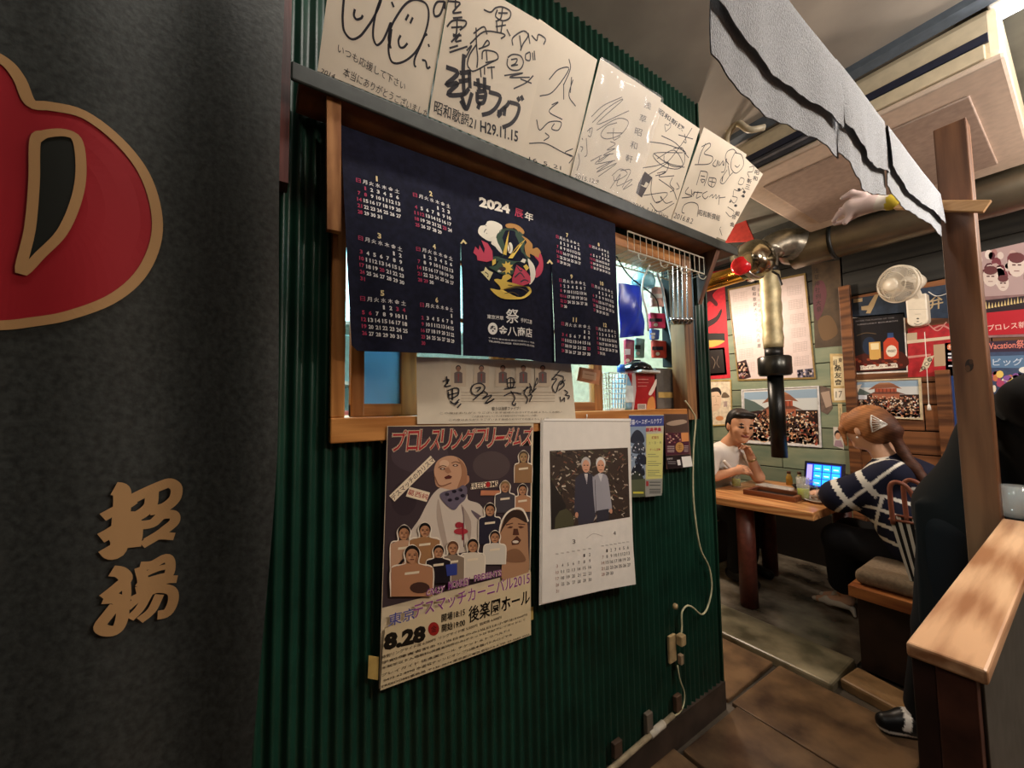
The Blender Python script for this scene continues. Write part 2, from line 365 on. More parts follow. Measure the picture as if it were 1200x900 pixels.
# ------------------------------------------------------------------ signed cards
CA = 0.5; cn = 1 / math.hypot(1, CA)
CARD = Fr((0.112, 0, 2.100), (0, 1, 0), (CA * cn, 0, cn), (cn, 0, -CA * cn))
M_card = mat('cream_signboard', 'e2d5c0', 0.5, var=0.025, scale=8); M_edge = mat('gold_card_edge', 'a98d56', 0.4, 0.4)
INKC = '1d1a24'
def card(quad, h, label, draw):
    t = sheet('signed_card', CARD, quad, M_card, 0.0025, h=h)
    tag(t, label, 'card', 'signed cards on the shelf')
    I = Ink(CARD, h + 0.0003); draw(I); I.obj('handwriting', t, 0.5); return t
def S(I, w, *strokes):
    for s in strokes: I.line(s, w, INKC, up=False)
def d1(I):
    I.zoom(370, 0, 5.625); w = 0.0045
    S(I, w, [(190, -60), (180, 60), (178, 140), (190, 210), (235, 258), (290, 240), (340, 180), (385, 110), (425, 20), (440, -60)],
      [(425, 0), (395, 90), (380, 180), (380, 250), (402, 297), (440, 270), (470, 210), (495, 150), (485, 230), (485, 310), (500, 190)],
      [(495, 320), (480, 250), (500, 170), (545, 90), (590, 30), (640, 0), (690, 5), (730, 30), (745, 90), (735, 170), (705, 260), (660, 340), (600, 395), (540, 418), (500, 405), (482, 350), (480, 290)],
      [(735, 225), (715, 240), (690, 300), (655, 380), (650, 425), (660, 443)], [(700, 395), (725, 405), (735, 450), (755, 440)], [(742, 290), (748, 310)],
      [(258, 60), (252, 100), (268, 128), (300, 120), (310, 100)], [(560, 232), (545, 270), (555, 310), (580, 312), (605, 285)], [(612, 95), (592, 135)], [(640, 115), (622, 155)], [(500, 12), (515, 48)],
      [(845, 10), (800, 15), (778, 60), (785, 105), (815, 100), (835, 60), (850, 10), (850, 60)])
    w = 0.0022
    I.text('いつも応援して下さい', (142, 345), (585, 600), (150, 285), INKC, 0.0)
    I.text('本当にありがとうございました', (175, 500), (730, 780), (190, 440), INKC, 0.0)
    I.text('2014.', (30, 480), (130, 525), (40, 450), INKC)
card([(386, -22), (527, -12), (500, 135.5), (372, 83)], 0, 'large cream card with looping face doodles and three lines of thanks, first on the shelf', d1)
def d2(I):
    I.zoom(500, 0, 5); w = 0.004
    S(I, w, [(120, 10), (190, 20), (170, 50), (150, 80), (200, 75)], [(165, 0), (165, 50)], [(150, 110), (205, 105)], [(115, 160), (150, 125), (220, 125), (225, 150), (190, 180)], [(175, 110), (170, 200), (150, 205)], [(140, 165), (205, 160)],
      [(150, 215), (200, 210)], [(140, 250), (190, 200), (165, 245), (200, 240)], [(130, 285), (180, 270)], [(130, 310), (235, 275)])
    w = 0.0035
    S(I, w, [(330, 60), (370, 75), (400, 50), (440, 45), (485, 70), (480, 110), (440, 125), (400, 100), (410, 60)], [(440, 50), (430, 110), (400, 130)], [(415, 80), (470, 80)], [(405, 130), (410, 195)], [(440, 130), (430, 200)], [(400, 160), (460, 150)], [(465, 175), (485, 215)],
      [(500, 270), (500, 225), (560, 185), (590, 210), (560, 260), (545, 300)], [(540, 210), (550, 290)], [(590, 195), (600, 260)], [(610, 210), (640, 240), (650, 205), (690, 230), (680, 265)],
      [(575, 320), (600, 310), (600, 355), (575, 350), (575, 320)], [(615, 310), (620, 355)], [(625, 300), (630, 355)], [(470, 340), (500, 322), (545, 330), (562, 370), (540, 410), (495, 412), (468, 385), (470, 345)], [(490, 352), (525, 348), (515, 375), (490, 388), (530, 382)],
      [(450, 445), (560, 430), (480, 455), (600, 455)], [(620, 445), (580, 485), (505, 522)], [(545, 465), (610, 490)])
    S(I, w, [(285, 165), (288, 270), (295, 345), (290, 400)], [(270, 200), (330, 160), (350, 205)], [(250, 260), (330, 190), (420, 195), (455, 210), (430, 230)], [(300, 290), (360, 265), (350, 240), (320, 285)], [(320, 350), (330, 300), (400, 310), (410, 350), (340, 370)], [(345, 300), (350, 360)], [(230, 300), (260, 270), (225, 340)],
      [(240, 400), (235, 370), (250, 320), (290, 260)], [(240, 395), (270, 420), (350, 380), (400, 355)], [(310, 400), (315, 455)], [(335, 395), (335, 440)], [(350, 400), (395, 395)], [(375, 390), (380, 465)])
    w = 0.010
    S(I, w, [(110, 395), (180, 430), (110, 500), (180, 490), (120, 555), (210, 555), (245, 520)], [(215, 320), (210, 420), (215, 560)], [(190, 430), (255, 425)], [(185, 480), (250, 470)], [(245, 410), (250, 520)], [(195, 590), (230, 640), (262, 545)], [(200, 560), (225, 640)],
      [(270, 490), (370, 520)], [(295, 460), (305, 530)], [(335, 455), (335, 540)], [(290, 540), (340, 540), (330, 600), (295, 600), (292, 540)], [(290, 570), (335, 570)], [(310, 600), (295, 640)],
      [(360, 540), (425, 565), (410, 620), (370, 660), (320, 675)], [(410, 655), (430, 665), (412, 685)], [(425, 655), (465, 620), (480, 595)], [(455, 625), (450, 680)], [(480, 600), (535, 620), (525, 680), (490, 725), (440, 748)], [(528, 570), (540, 595)], [(548, 562), (560, 590)])
    I.text('昭和歌謡21', (38, 665), (280, 765), (45, 585), INKC, 0.02)
    I.text('H29.11.15', (310, 775), (530, 835), (310, 705), INKC, 0.02)
card([(530, -12), (585, -25), (643, 31), (611, 183), (502, 136.5)], 0.004, '', d2) if False else card([(531, -34), (643, 32), (611, 183), (502, 136.5)], 0.004, 'cream card crowded with bold brush writing and a circled 2, second on the shelf', d2)
def d3(I):
    I.zoom(620, 0, 3.213); w = 0.003
    S(I, w, [(150, 222), (155, 260), (130, 320)], [(75, 300), (110, 262), (150, 260), (90, 345), (40, 362)], [(160, 290), (155, 350)], [(165, 300), (150, 360), (175, 400)], [(130, 315), (130, 375)], [(85, 395), (110, 385), (75, 420), (125, 450)],
      [(28, 450), (40, 490), (75, 460), (120, 460), (110, 490), (85, 485), (95, 465)], [(60, 500), (75, 515), (55, 530)], [(0, 540), (60, 540), (120, 570), (160, 590)], [(165, 560), (135, 575), (165, 590), (150, 615)])
    I.text('16. 5. 21', (0, 605), (120, 640), (0, 590), INKC)
card([(632, 22), (700, 70), (668, 206), (600, 178)], 0, 'plain between the brush-written card and the sleeved card', d3)
def d4(I):
    I.zoom(660, 60, 5); w = 0.0025
    S(I, w, [(160, 385), (230, 320), (340, 270)], [(165, 420), (260, 330), (345, 285), (190, 430), (380, 350)], [(190, 465), (300, 400), (360, 400), (375, 430), (330, 490), (250, 515), (215, 490), (250, 440), (310, 420)], [(290, 450), (290, 520), (330, 500)], [(250, 480), (340, 480)],
      [(270, 530), (300, 545), (250, 580), (300, 570), (230, 610), (290, 600)], [(210, 620), (205, 650), (270, 600), (180, 660), (300, 640)], [(155, 645), (220, 610)], [(190, 690), (290, 640), (190, 710), (310, 655), (200, 735), (300, 665)], [(280, 730), (330, 690), (370, 720), (300, 760), (290, 730)], [(340, 800), (390, 700), (330, 700)], [(270, 805), (330, 720), (310, 790), (400, 750), (345, 810), (400, 780)],
      [(135, 470), (165, 450), (155, 500), (140, 495)], [(150, 450), (150, 480)], [(105, 510), (110, 520)], [(95, 560), (110, 565), (100, 590)], [(130, 510), (135, 600), (120, 620)], [(85, 600), (90, 650), (75, 700)])
    for i, ch in enumerate('浅草昭和軒'): x = 505 - 27 * i; y = 310 + 78 * i; I.text(ch, (x - 40, y + 22), (x, y + 36), (x - 32, y - 20), INKC, 0.0)
    I.text('2015.12.8', (60, 745), (200, 780), (65, 720), INKC)
t4 = card([(703, 68.5), (774, 115.5), (741, 238), (668, 206)], 0.004, 'cream signed card inside a glossy clear plastic sleeve', d4)
M_slv = mat('clear_plastic_sleeve', 'ffffff', 0.08, var=0, alpha=0.10, spec=1.0)
def slw(u, v): return 0.004 * math.sin(u * 60 + v * 25) * math.sin(v * 31 + 1) + 0.004
fr2 = Fr(CARD.o, CARD.U, CARD.V, CARD.N, slw); s4 = sheet('plastic_sleeve', fr2, [(703, 67), (776, 116), (742, 240), (667, 207)], M_slv, 0.0003, t4, 14, h=0.006)
s4.data.polygons.foreach_set('use_smooth', [True] * len(s4.data.polygons)); s4['label'] = 'glossy clear plastic sleeve'
def d5(I):
    I.zoom(740, 110, 5); w = 0.0028
    S(I, w, [(95, 280), (200, 295), (300, 330), (320, 350)], [(175, 245), (260, 290), (335, 375)], [(355, 200), (290, 300), (200, 410), (90, 480)], [(275, 240), (360, 265)], [(310, 235), (320, 285), (305, 280)], [(245, 320), (300, 320), (310, 400), (270, 440), (180, 420), (130, 350), (300, 345)], [(150, 380), (250, 330), (300, 420), (200, 400), (190, 360)], [(140, 480), (200, 460), (215, 400), (150, 420), (60, 435)], [(150, 465), (200, 455), (160, 485), (250, 480)],
      [(130, 350), (230, 420), (310, 430)], [(120, 490), (115, 580), (150, 640), (210, 580), (70, 595)], [(160, 500), (240, 560), (265, 620)], [(240, 490), (225, 530), (250, 560), (225, 575)], [(265, 520), (280, 550), (262, 560)], [(145, 635), (175, 625), (170, 600), (200, 640), (240, 630)], [(110, 640), (160, 690), (250, 640)])
    S(I, 0.002, [(200, 220), (195, 180), (215, 185), (225, 170), (228, 195), (200, 222)])
    I.text('昭和新撰', (148, 108), (300, 222), (160, 78), INKC, 0.03)
    I.poly([(78, 455), (122, 490), (60, 608), (15, 572)], '3a3034'); I.text('J', (55, 535), (85, 555), (70, 505), 'd8cdb9', 0.03)
    I.text('2016.1.10 Gira', (0, 650), (215, 728), (5, 632), INKC)
card([(764, 112), (820, 151), (787, 258), (730, 234)], 0, 'cream card with a tangled signature and black square stamp, right of the sleeved card', d5)
def d6(I):
    I.zoom(740, 110, 5); w = 0.0032
    S(I, w, [(430, 290), (400, 350), (385, 410)], [(405, 310), (450, 290), (455, 310), (420, 350), (470, 370), (450, 410), (365, 415)], [(490, 385), (470, 415), (490, 425), (500, 390), (500, 425)], [(510, 395), (510, 420), (530, 395), (530, 420)], [(530, 390), (535, 420), (552, 380), (540, 450), (520, 460)],
      [(400, 450), (375, 535)], [(400, 452), (440, 465), (420, 540)], [(400, 480), (425, 485)], [(405, 500), (425, 505), (410, 520), (400, 500)], [(450, 490), (490, 500), (475, 545), (445, 530), (450, 490)], [(470, 495), (462, 540)], [(450, 512), (485, 520)],
      [(330, 545), (310, 580), (350, 600), (290, 610)], [(345, 560), (350, 590), (365, 575), (355, 600)], [(385, 570), (375, 610), (400, 600)], [(360, 575), (410, 580)], [(440, 570), (410, 590), (425, 615), (445, 600)], [(450, 605), (470, 590), (470, 610), (490, 590), (490, 615), (510, 595), (505, 650)], [(505, 610), (545, 605)],
      [(565, 415), (545, 380), (555, 340), (590, 325), (610, 345)], [(600, 345), (580, 390), (580, 440), (610, 465), (650, 420), (640, 360), (600, 345)], [(600, 420), (615, 430), (630, 415)], [(555, 445), (515, 510), (535, 525), (570, 480), (590, 460)], [(560, 420), (570, 480)], [(305, 700), (290, 690), (305, 650), (350, 635), (385, 655), (380, 720)])
    S(I, 0.005, [(530, 480), (525, 515)])
    I.text('昭和新撰組', (385, 710), (510, 745), (390, 675), INKC, 0.02); I.text('2016.8.2', (240, 725), (350, 762), (250, 695), INKC)
card([(824, 149), (874, 181), (838, 280), (786, 258)], 0.004, 'cream card with a smiling bee doodle and English script signature', d6)
def d7(I):
    I.zoom(740, 110, 5); w = 0.0028
    S(I, w, [(690, 430), (715, 425), (710, 455), (680, 460), (690, 490)], [(640, 490), (660, 500), (650, 530), (625, 525), (640, 490)], [(600, 560), (630, 570), (650, 555)], [(575, 610), (600, 640), (620, 610), (590, 600)], [(650, 550), (665, 580), (640, 600)], [(560, 660), (600, 690), (580, 720), (550, 690)], [(510, 770), (530, 830)], [(500, 800), (525, 780)], [(600, 540), (595, 600)])
    for (x, y) in ((630, 560), (660, 575), (575, 630), (610, 655), (655, 600)): I.ell(x, y, 9, 8, INKC, up=False)
    for i, (x, y) in enumerate(((735, 455), (725, 490), (690, 505), (680, 540), (620, 695), (600, 715), (590, 760))): I.text('昭和新三組合会'[i], (x - 16, y + 14), (x + 10, y + 22), (x - 10, y - 12), INKC, 0.03)
card([(858, 171), (894, 204), (851, 282), (828, 273)], 0, 'cream card covered in small cartoon faces, last at the right end of the shelf', d7)
# ------------------------------------------------------------------ calendar curtain over the window
import calendar as cal_
NX = 0.062
def nw(u, v):
    d = max(0.0, 2.03 - v)
    return 0.006 * math.sin(u * 21 + 0.6) * min(1, d * 3) + 0.004 * math.sin(u * 47 + v * 5) * min(1, d * 2.2) + d * 0.02
NOR = Fr((NX, 0, 0), (0, 1, 0), (0, 0, 1), (1, 0, 0), nw)
def noren(name, y0, y1, z0, z1, slits, fr, m, th=0.0012, nx=64, nz=30, side=None):
    ys = sorted(set([y0 + (y1 - y0) * i / nx for i in range(nx + 1)] + [s[0] for s in slits])); zz = [z1 + (z0 - z1) * j / nz for j in range(nz + 1)]
    g = G()
    for hh, flip in ((0, False), (-th, True)):
        idx = {}
        def vid(i, j, sd):
            y, z = ys[i], zz[j]; gp = 0.0; key = (i, j, 0)
            for sy, szz, gap in slits:
                if abs(y - sy) < 1e-9 and z < szz:
                    key = (i, j, sd); gp = sd * gap * min(1.0, (szz - z) / 0.12)
            if key not in idx:
                yy = y + gp
                if side: yy = side(yy, z)
                zq = z
                if j == nz: zq = z + (0.012 if i == 0 or i == len(ys) - 1 else 0) - 0.003 * math.sin(y * 9)
                idx[key] = len(g.v); g.v.append(tuple(fr.pt(yy, zq, hh)))
            return idx[key]
        for i in range(len(ys) - 1):
            for j in range(nz):
                q = (vid(i, j, 1), vid(i, j + 1, 1), vid(i + 1, j + 1, -1), vid(i + 1, j, -1)); g.f.append(q[::-1] if flip else q)
    return g.obj(name, m, None, True)
M_nor = mat('navy_cotton', '191a2c', 0.85, var=0.12, scale=60, bump=0.2, spec=0.2)
def nside(y, z):
    t = (2.035 - z) / 0.535
    return y + (0.03 * t * max(0, 1 - (y - 0.15) / 0.2) if y < .35 else 0)
nu1, nz1 = NOR.uv(540, 282); nu2, nz2 = NOR.uv(646, 303)
no = noren('calendar_curtain', 0.152, NOR.uv(722, 300)[0], 1.50, 2.036, [(nu1, nz1, 0.0045), (nu2, nz2, 0.0022)], NOR, M_nor, side=nside)
tag(no, 'navy cotton half-curtain printed with a 2024 calendar and a dragon, hung in the window', 'curtain')
I = Ink(NOR, 0.0009)
K = 3.3333
def NW_(m): return {1: .13, 10: .5, 11: .42, 12: .5}.get(m, .28)
I.zoom(380, 190, K)
CW, CRD, CY = 'e9e4e0', 'b5365a', 'e6cf9a'
HOL = {(1,1),(1,8),(2,11),(2,12),(2,23),(3,20),(4,29),(5,3),(5,4),(5,5),(5,6),(7,15),(8,11),(8,12),(9,16),(9,22),(9,23),(10,14),(11,3),(11,4),(11,23)}
MO = {1: ((133, 72), (283, 115), (140, 195), 5), 2: ((352, 132), (483, 172), (360, 250), 5), 3: ((142, 297), (292, 342), (150, 455), 6), 4: ((362, 345), (492, 377), (368, 465), 5),
      5: ((150, 533), (304, 555), (157, 668), 5), 6: ((375, 562), (492, 578), (380, 710), 6), 7: ((910, 292), (988, 322), (913, 387), 5), 8: ((1036, 330), (1106, 352), (1040, 412), 5),
      9: ((922, 462), (1006, 478), (927, 568), 5.3), 10: ((1042, 485), (1121, 508), (1047, 580), 5), 11: ((928, 632), (1019, 648), (926, 737), 5), 12: ((1056, 652), (1130, 664), (1061, 746), 5)}
for mth, (a, b, c_, nr) in MO.items():
    a, b, c_ = (np.array(q, float) for q in (a, b, c_)); du = (b - a) / 6; dv = (c_ - a) / nr
    def cell(s, i, j, colr, wd=0.72, hh=0.30):
        p = a + du * i + dv * j; w = du * (0.13 if s == '1' else wd / 2 if len(s) > 1 else wd / 3.4); h = dv * hh
        I.text(s, tuple(p - w + h), tuple(p + w + h), tuple(p - w - h), colr, 0.035, up=False)
    p = a + du * 2.9 - dv * 1.05
    I.text(str(mth), tuple(p - du * NW_(mth) + dv * .42), tuple(p + du * NW_(mth) + dv * .42), tuple(p - du * NW_(mth) - dv * .42), CY, 0.04, up=False)
    for i, ch in enumerate('日月火水木金土'):
        p = a + du * i; w = du * .36; h = dv * .33
        I.text(ch, tuple(p - w + h), tuple(p + w + h), tuple(p - w - h), CRD if i == 0 else CW, 0.03, up=False)
    wk = cal_.Calendar(6).monthdayscalendar(2024, mth)
    for j, r in enumerate(wk):
        for i, d in enumerate(r):
            if d: cell(str(d), i, j + 1, CRD if i == 0 or (mth, d) in HOL else CW)
I.zoom(540, 220, 7.5)
I.text('2024', (160, 168), (425, 238), (158, 78), 'efe6d6', 0.05); I.text('辰', (466, 255), (541, 278), (470, 178), 'b8304f', 0.04); I.text('年', (555, 282), (630, 304), (560, 208), 'efe6d6', 0.04)
RED, YEL, GRN, WHT, ORG = 'c83b55', 'e6c254', '2f4a38', 'efe6d3', 'b98543'
I.poly([(150, 370), (170, 338), (212, 330), (235, 297), (290, 298), (350, 333), (352, 375), (310, 420), (298, 470), (245, 472), (190, 442), (152, 405)], WHT, True)
I.poly([(262, 490), (300, 440), (330, 500), (356, 585), (320, 555), (295, 520)], WHT, True)
for s in ([(200, 400), (215, 370), (245, 385), (235, 410), (222, 400)], [(290, 365), (315, 350), (322, 375), (302, 382)], [(212, 335), (250, 350), (270, 400), (310, 410)], [(232, 425), (262, 430), (270, 405)]): I.line(s, 0.0022, '14151c', up=False)
I.poly([(384, 332), (430, 320), (500, 340), (546, 382), (545, 410), (508, 410), (470, 368), (400, 360)], ORG, True)
I.poly([(105, 575), (122, 520), (152, 552), (160, 508), (198, 580), (206, 540), (176, 465), (232, 492), (272, 560), (276, 640), (222, 656), (140, 642), (135, 602)], RED)
I.poly([(310, 420), (350, 372), (420, 365), (520, 400), (556, 470), (540, 560), (580, 600), (600, 650), (540, 665), (470, 665), (420, 700), (350, 645), (290, 655), (280, 610), (358, 600), (338, 530), (315, 480)], GRN, True)
I.poly([(525, 430), (580, 455), (622, 500), (626, 540), (665, 530), (697, 572), (682, 622), (640, 602), (600, 585), (600, 618), (562, 592), (550, 520), (570, 480)], ORG, True)
I.line([(575, 490), (600, 520), (590, 550), (630, 560), (660, 555)], 0.002, '3a2a18', up=False)
I.poly([(640, 602), (692, 580), (716, 650), (714, 722), (690, 772), (650, 792), (655, 722), (682, 660)], RED, True)
I.poly([(578, 630), (638, 690), (646, 790), (590, 858), (600, 760)], WHT, True)
I.poly([(430, 810), (470, 690), (560, 740), (602, 790), (600, 842), (520, 872), (430, 845)], RED)
for s in ([(470, 700), (500, 740), (520, 735)], [(450, 800), (500, 760), (540, 800)], [(500, 840), (540, 820), (580, 830)]): I.line(s, 0.004, '2b2d3a', up=False)
I.poly([(240, 700), (300, 688), (335, 645), (430, 690), (436, 770), (340, 765), (290, 732)], GRN, True)
I.poly([(270, 640), (300, 630), (300, 670), (270, 690)], YEL)
st = [(390 + (52 if k % 2 else 30) * math.cos(k * math.pi / 9), 712 + (62 if k % 2 else 38) * math.sin(k * math.pi / 9)) for k in range(18)]
I.poly(st, YEL); I.ell(352, 722, 30, 22, '3a2626'); I.ell(330, 738, 18, 10, WHT)
I.poly([(208, 700), (236, 730), (276, 750), (240, 822), (210, 790), (168, 745), (196, 735)], 'e8d9a0'); I.line([(205, 745), (235, 770), (225, 790)], 0.003, '2a1d1d', up=False)
I.poly([(285, 818), (310, 806), (345, 812), (360, 780), (400, 770), (424, 800), (385, 830), (440, 850), (520, 875), (588, 880), (606, 925), (545, 975), (470, 992), (340, 975), (248, 892), (330, 905), (330, 870)], YEL, True)
for s in ([(330, 830), (380, 860), (430, 870)], [(400, 900), (470, 890), (540, 910), (570, 930)], [(350, 940), (430, 930), (480, 960)]): I.line(s, 0.0022, '5d4a20', up=False)
I.poly([(412, 385), (386, 602), (358, 590), (392, 450)], YEL); I.poly([(562, 455), (436, 632), (400, 628), (480, 520)], YEL)
I.ell(418, 540, 22, 50, WHT); I.line([(405, 500), (415, 550), (400, 580)], 0.003, '7a5a2a', up=False)
I.poly([(505, 660), (530, 630), (560, 640), (545, 672)], WHT); I.poly([(530, 700), (560, 680), (590, 710), (560, 740)], YEL)
for X, Y in ((20, 478), (775, 655)): I.poly([(X - 28, Y + 12), (X - 2, Y - 22), (X + 30, Y + 14), (X + 16, Y + 22), (X, Y + 2), (X - 16, Y + 18)], 'ecd79a')
I.zoom(550, 350, 10.91)
I.text('祭', (440, 325), (590, 328), (440, 142), 'f2eee6', 0.03); I.text('東京浅草', (205, 262), (415, 285), (205, 208), 'e0dcd6', 0.04); I.text('手拭工房', (610, 318), (768, 338), (610, 262), 'e0dcd6', 0.04)
I.ell(275, 392, 63, 77, 'f2eee6', 20); I.text('※', (240, 430), (312, 435), (240, 350), '1b1c2b', 0.03)
I.text('金八商店', (352, 472), (765, 512), (352, 345), 'f2eee6', 0.035)
I.text('〒 0475 東京都台東区浅草301-1 号館', (218, 520), (795, 585), (218, 498), 'd8d4d0', 0.03); I.text('TEL:0475-34-0028  FAX:0475-22-1202', (218, 562), (795, 628), (218, 538), 'd8d4d0', 0.03)
I.obj('calendar_print', no, 0.7)
# ------------------------------------------------------------------ big black curtain with red emblem
BXN = 0.26
def bw(u, v): return 0.016 * math.sin(u * 13 + 1.0) + 0.008 * math.sin(u * 31 + v * 1.1) + 0.004 * math.sin(v * 3 + u * 4)
BN = Fr((BXN, 0, 0), (0, 1, 0), (0, 0, 1), (1, 0, 0), bw)
def bs(y, z): return y - 0.045 * max(0, (1.3 - z)) ** 1.2 * max(0, 1 + (y) / 0.4) + .003 * math.sin(z * 6)
yb1 = BN.uv(327, 300)[0]
M_bn = mat('black_vinyl_curtain', '353836', 0.4, var=0.14, scale=120, bump=0.12, spec=0.5, coat=0.25)
bn = noren('entrance_curtain', -1.0, yb1, 0.30, 2.75, [], BN, M_bn, 0.002, 80, 50, bs)
tag(bn, 'tall black glossy curtain with a red emblem and two gold brush characters', 'curtain')
I = Ink(BN, 0.0012); I.zoom(0, 0, 2)
GOLD = 'b08a5e'
drop = [(-150, 90), (-60, 100), (0, 128), (35, 170), (62, 228), (110, 238), (190, 258), (270, 315), (330, 390), (360, 480), (358, 560), (320, 640), (250, 700), (150, 738), (60, 752), (0, 758), (-100, 760), (-240, 740), (-330, 640), (-340, 480), (-280, 300), (-200, 160)]
def poly_fan(pts, colr, n=4):   # subdivided fill so that the print follows the folds
    pp = crom(pts, 3, True); cx = np.mean([p[0] for p in pp]); cy = np.mean([p[1] for p in pp]); I.up()
    vs = [I.fr.pt(*I.m(cx, cy), I.h)]; N_ = len(pp)
    for r in range(1, 9):
        for x, y in pp: vs.append(I.fr.pt(*I.m(cx + (x - cx) * r / 8, cy + (y - cy) * r / 8), I.h))
    fs = [(0, 1 + i, 1 + (i + 1) % N_) for i in range(N_)] + [(1 + r*N_ + i, 1 + (r+1)*N_ + i, 1 + (r+1)*N_ + (i+1) % N_, 1 + r*N_ + (i+1) % N_) for r in range(7) for i in range(N_)]
    I.g.add(vs, fs, lin(colr)); I.h += .0012
poly_fan(drop, '971f28'); I.line(drop + [drop[0]], 0.0125, GOLD)
leaf = [(75, 318), (100, 305), (150, 304), (178, 325), (185, 400), (172, 470), (140, 540), (90, 590), (40, 632), (62, 530), (72, 420)]
poly_fan(leaf, '20231f'); I.line(leaf + [leaf[0], leaf[1]], 0.0105, GOLD)
I.zoom(90, 550, 4.286)
def br(pts, w): I.line(pts, w * 0.00041, GOLD, up=False)
br([(180, 100), (215, 110), (222, 160), (215, 260), (205, 400), (175, 425), (145, 395)], 44); br([(125, 245), (180, 215), (250, 180), (280, 160)], 30); br([(115, 350), (170, 320), (240, 270)], 36); br([(170, 330), (190, 370), (230, 330)], 20)
br([(260, 160), (330, 125), (410, 90), (460, 75), (495, 100), (485, 155), (430, 200), (360, 215)], 34); br([(370, 120), (360, 190), (300, 240), (250, 245)], 36); br([(275, 265), (285, 320), (275, 400)], 40)
br([(290, 290), (370, 280), (420, 240), (480, 235), (485, 270), (440, 310), (400, 340), (340, 375)], 30); br([(320, 390), (400, 345), (485, 345)], 26)
br([(170, 515), (215, 525), (240, 560), (200, 600), (150, 640), (130, 655)], 34); br([(130, 655), (200, 660), (225, 720), (215, 780), (190, 815), (140, 815), (115, 790), (150, 740), (190, 690)], 32); br([(240, 560), (245, 640), (230, 720)], 22)
br([(310, 495), (370, 490), (440, 455), (465, 480), (455, 540), (400, 560), (330, 580)], 28); br([(310, 500), (325, 570), (310, 600)], 28); br([(340, 535), (400, 510), (440, 500)], 18); br([(290, 620), (380, 590), (450, 565), (500, 560)], 26)
br([(270, 670), (330, 640), (400, 610), (470, 620), (480, 670), (450, 730), (400, 745)], 30); br([(350, 640), (310, 710), (260, 760)], 26); br([(410, 640), (370, 720), (310, 770)], 26); br([(300, 660), (270, 690), (280, 700)], 22)
I.obj('emblem_print', bn, 0.45)
# ------------------------------------------------------------------ papers below the window
SH = Fr((0.031, 0, 0), (0, 1, 0), (0, 0, 1), (1, 0, 0))
def head(I, x, y, r, skin='c58f6b', hair='1b1412', body='8a8a92', bw_=1.5, face=True, bh=2.2):
    """small printed bust: hair, face, shoulders"""
    I.poly([(x - r * bw_, y + r * bh), (x - r * bw_, y + r * 1.5), (x - r * .5, y + r * 1.0), (x + r * .5, y + r * 1.0), (x + r * bw_, y + r * 1.5), (x + r * bw_, y + r * bh)], body)
    if hair: I.ell(x, y - r * .22, r * .92, r * 1.0, hair)
    I.ell(x, y + r * .12, r * .72, r * .95, skin)
    if face:
        I.rect(x - r * .5, y - r * .12, x - r * .12, y + r * .02, '3a221a'); I.rect(x + r * .12, y - r * .12, x + r * .5, y + r * .02, '3a221a', up=False)
        I.rect(x - r * .25, y + r * .5, x + r * .25, y + r * .62, '6a2f28', up=False); I.rect(x - r * .08, y + r * .05, x + r * .1, y + r * .32, '9c6a4c', up=False)
t = sheet('signed_paper', SH, [(488, 418), (669, 424), (675, 495), (489, 497)], M_paper)
tag(t, 'cream paper with five small portraits and five brush signatures, taped below the calendar curtain', 'paper')
I = Ink(SH); I.zoom(480, 415, 5)
for x in (285, 420, 545, 665, 778):
    I.rect(x - 45, 55, x + 45, 190, 'd8c6ab'); head(I, x, 85, 17, 'a5765c', '2a1d18', '6d5c58', 1.4, True, 5.0); I.poly([(x - 4, 115), (x + 4, 115), (x + 2, 160), (x - 2, 160)], 'a23a34')
for y in (222, 240, 258, 275): I.rect(300, y, 850, y + 3, 'b5a289', up=False)
I.text('歌うは浅草ファイブ！', (480, 330), (645, 328), (480, 308), '3a3028', 0.02)
for y, a, b in ((352, 175, 890), (372, 365, 750), (392, 230, 830)): I.text('この度はありがとうございます皆様のおかげで応援よろしくお願い', (a, y), (b, y - 8), (a, y - 13), '6b5a48')
w = 0.0038
S(I, w, [(195, 160), (230, 150), (205, 190), (240, 185)], [(215, 130), (222, 175)], [(220, 215), (260, 200), (285, 205), (280, 240), (235, 260), (225, 220)], [(250, 200), (250, 270)], [(225, 240), (285, 225)], [(235, 275), (260, 290), (290, 265)], [(262, 300), (285, 280)], [(278, 315), (300, 290)],
  [(370, 270), (420, 225), (440, 195), (415, 172), (375, 180), (358, 215), (385, 242), (430, 225)], [(385, 200), (415, 195), (395, 220)], [(430, 215), (455, 235), (425, 262), (480, 240), (440, 290), (495, 262), (450, 290)],
  [(565, 150), (590, 138), (610, 150), (605, 190), (575, 195), (570, 150)], [(570, 170), (620, 165)], [(590, 140), (590, 200)], [(555, 205), (620, 195)], [(550, 245), (600, 225), (655, 235)], [(590, 215), (615, 255), (600, 290), (615, 300), (620, 285)],
  [(690, 190), (670, 230), (690, 260), (680, 290)], [(665, 215), (710, 190), (700, 230)], [(700, 170), (720, 220), (735, 170), (745, 140), (748, 165), (730, 190)], [(700, 240), (740, 200)], [(690, 245), (715, 240), (700, 280)],
  [(880, 95), (850, 130), (830, 150), (860, 145), (835, 190), (855, 225), (880, 160), (905, 180), (870, 215)], [(850, 120), (900, 135), (880, 180), (910, 150)], [(905, 210), (925, 225), (910, 240), (935, 245), (925, 265)], [(880, 250), (885, 280)], [(890, 275), (905, 255), (905, 280)])
I.obj('handwriting', t, 0.5)
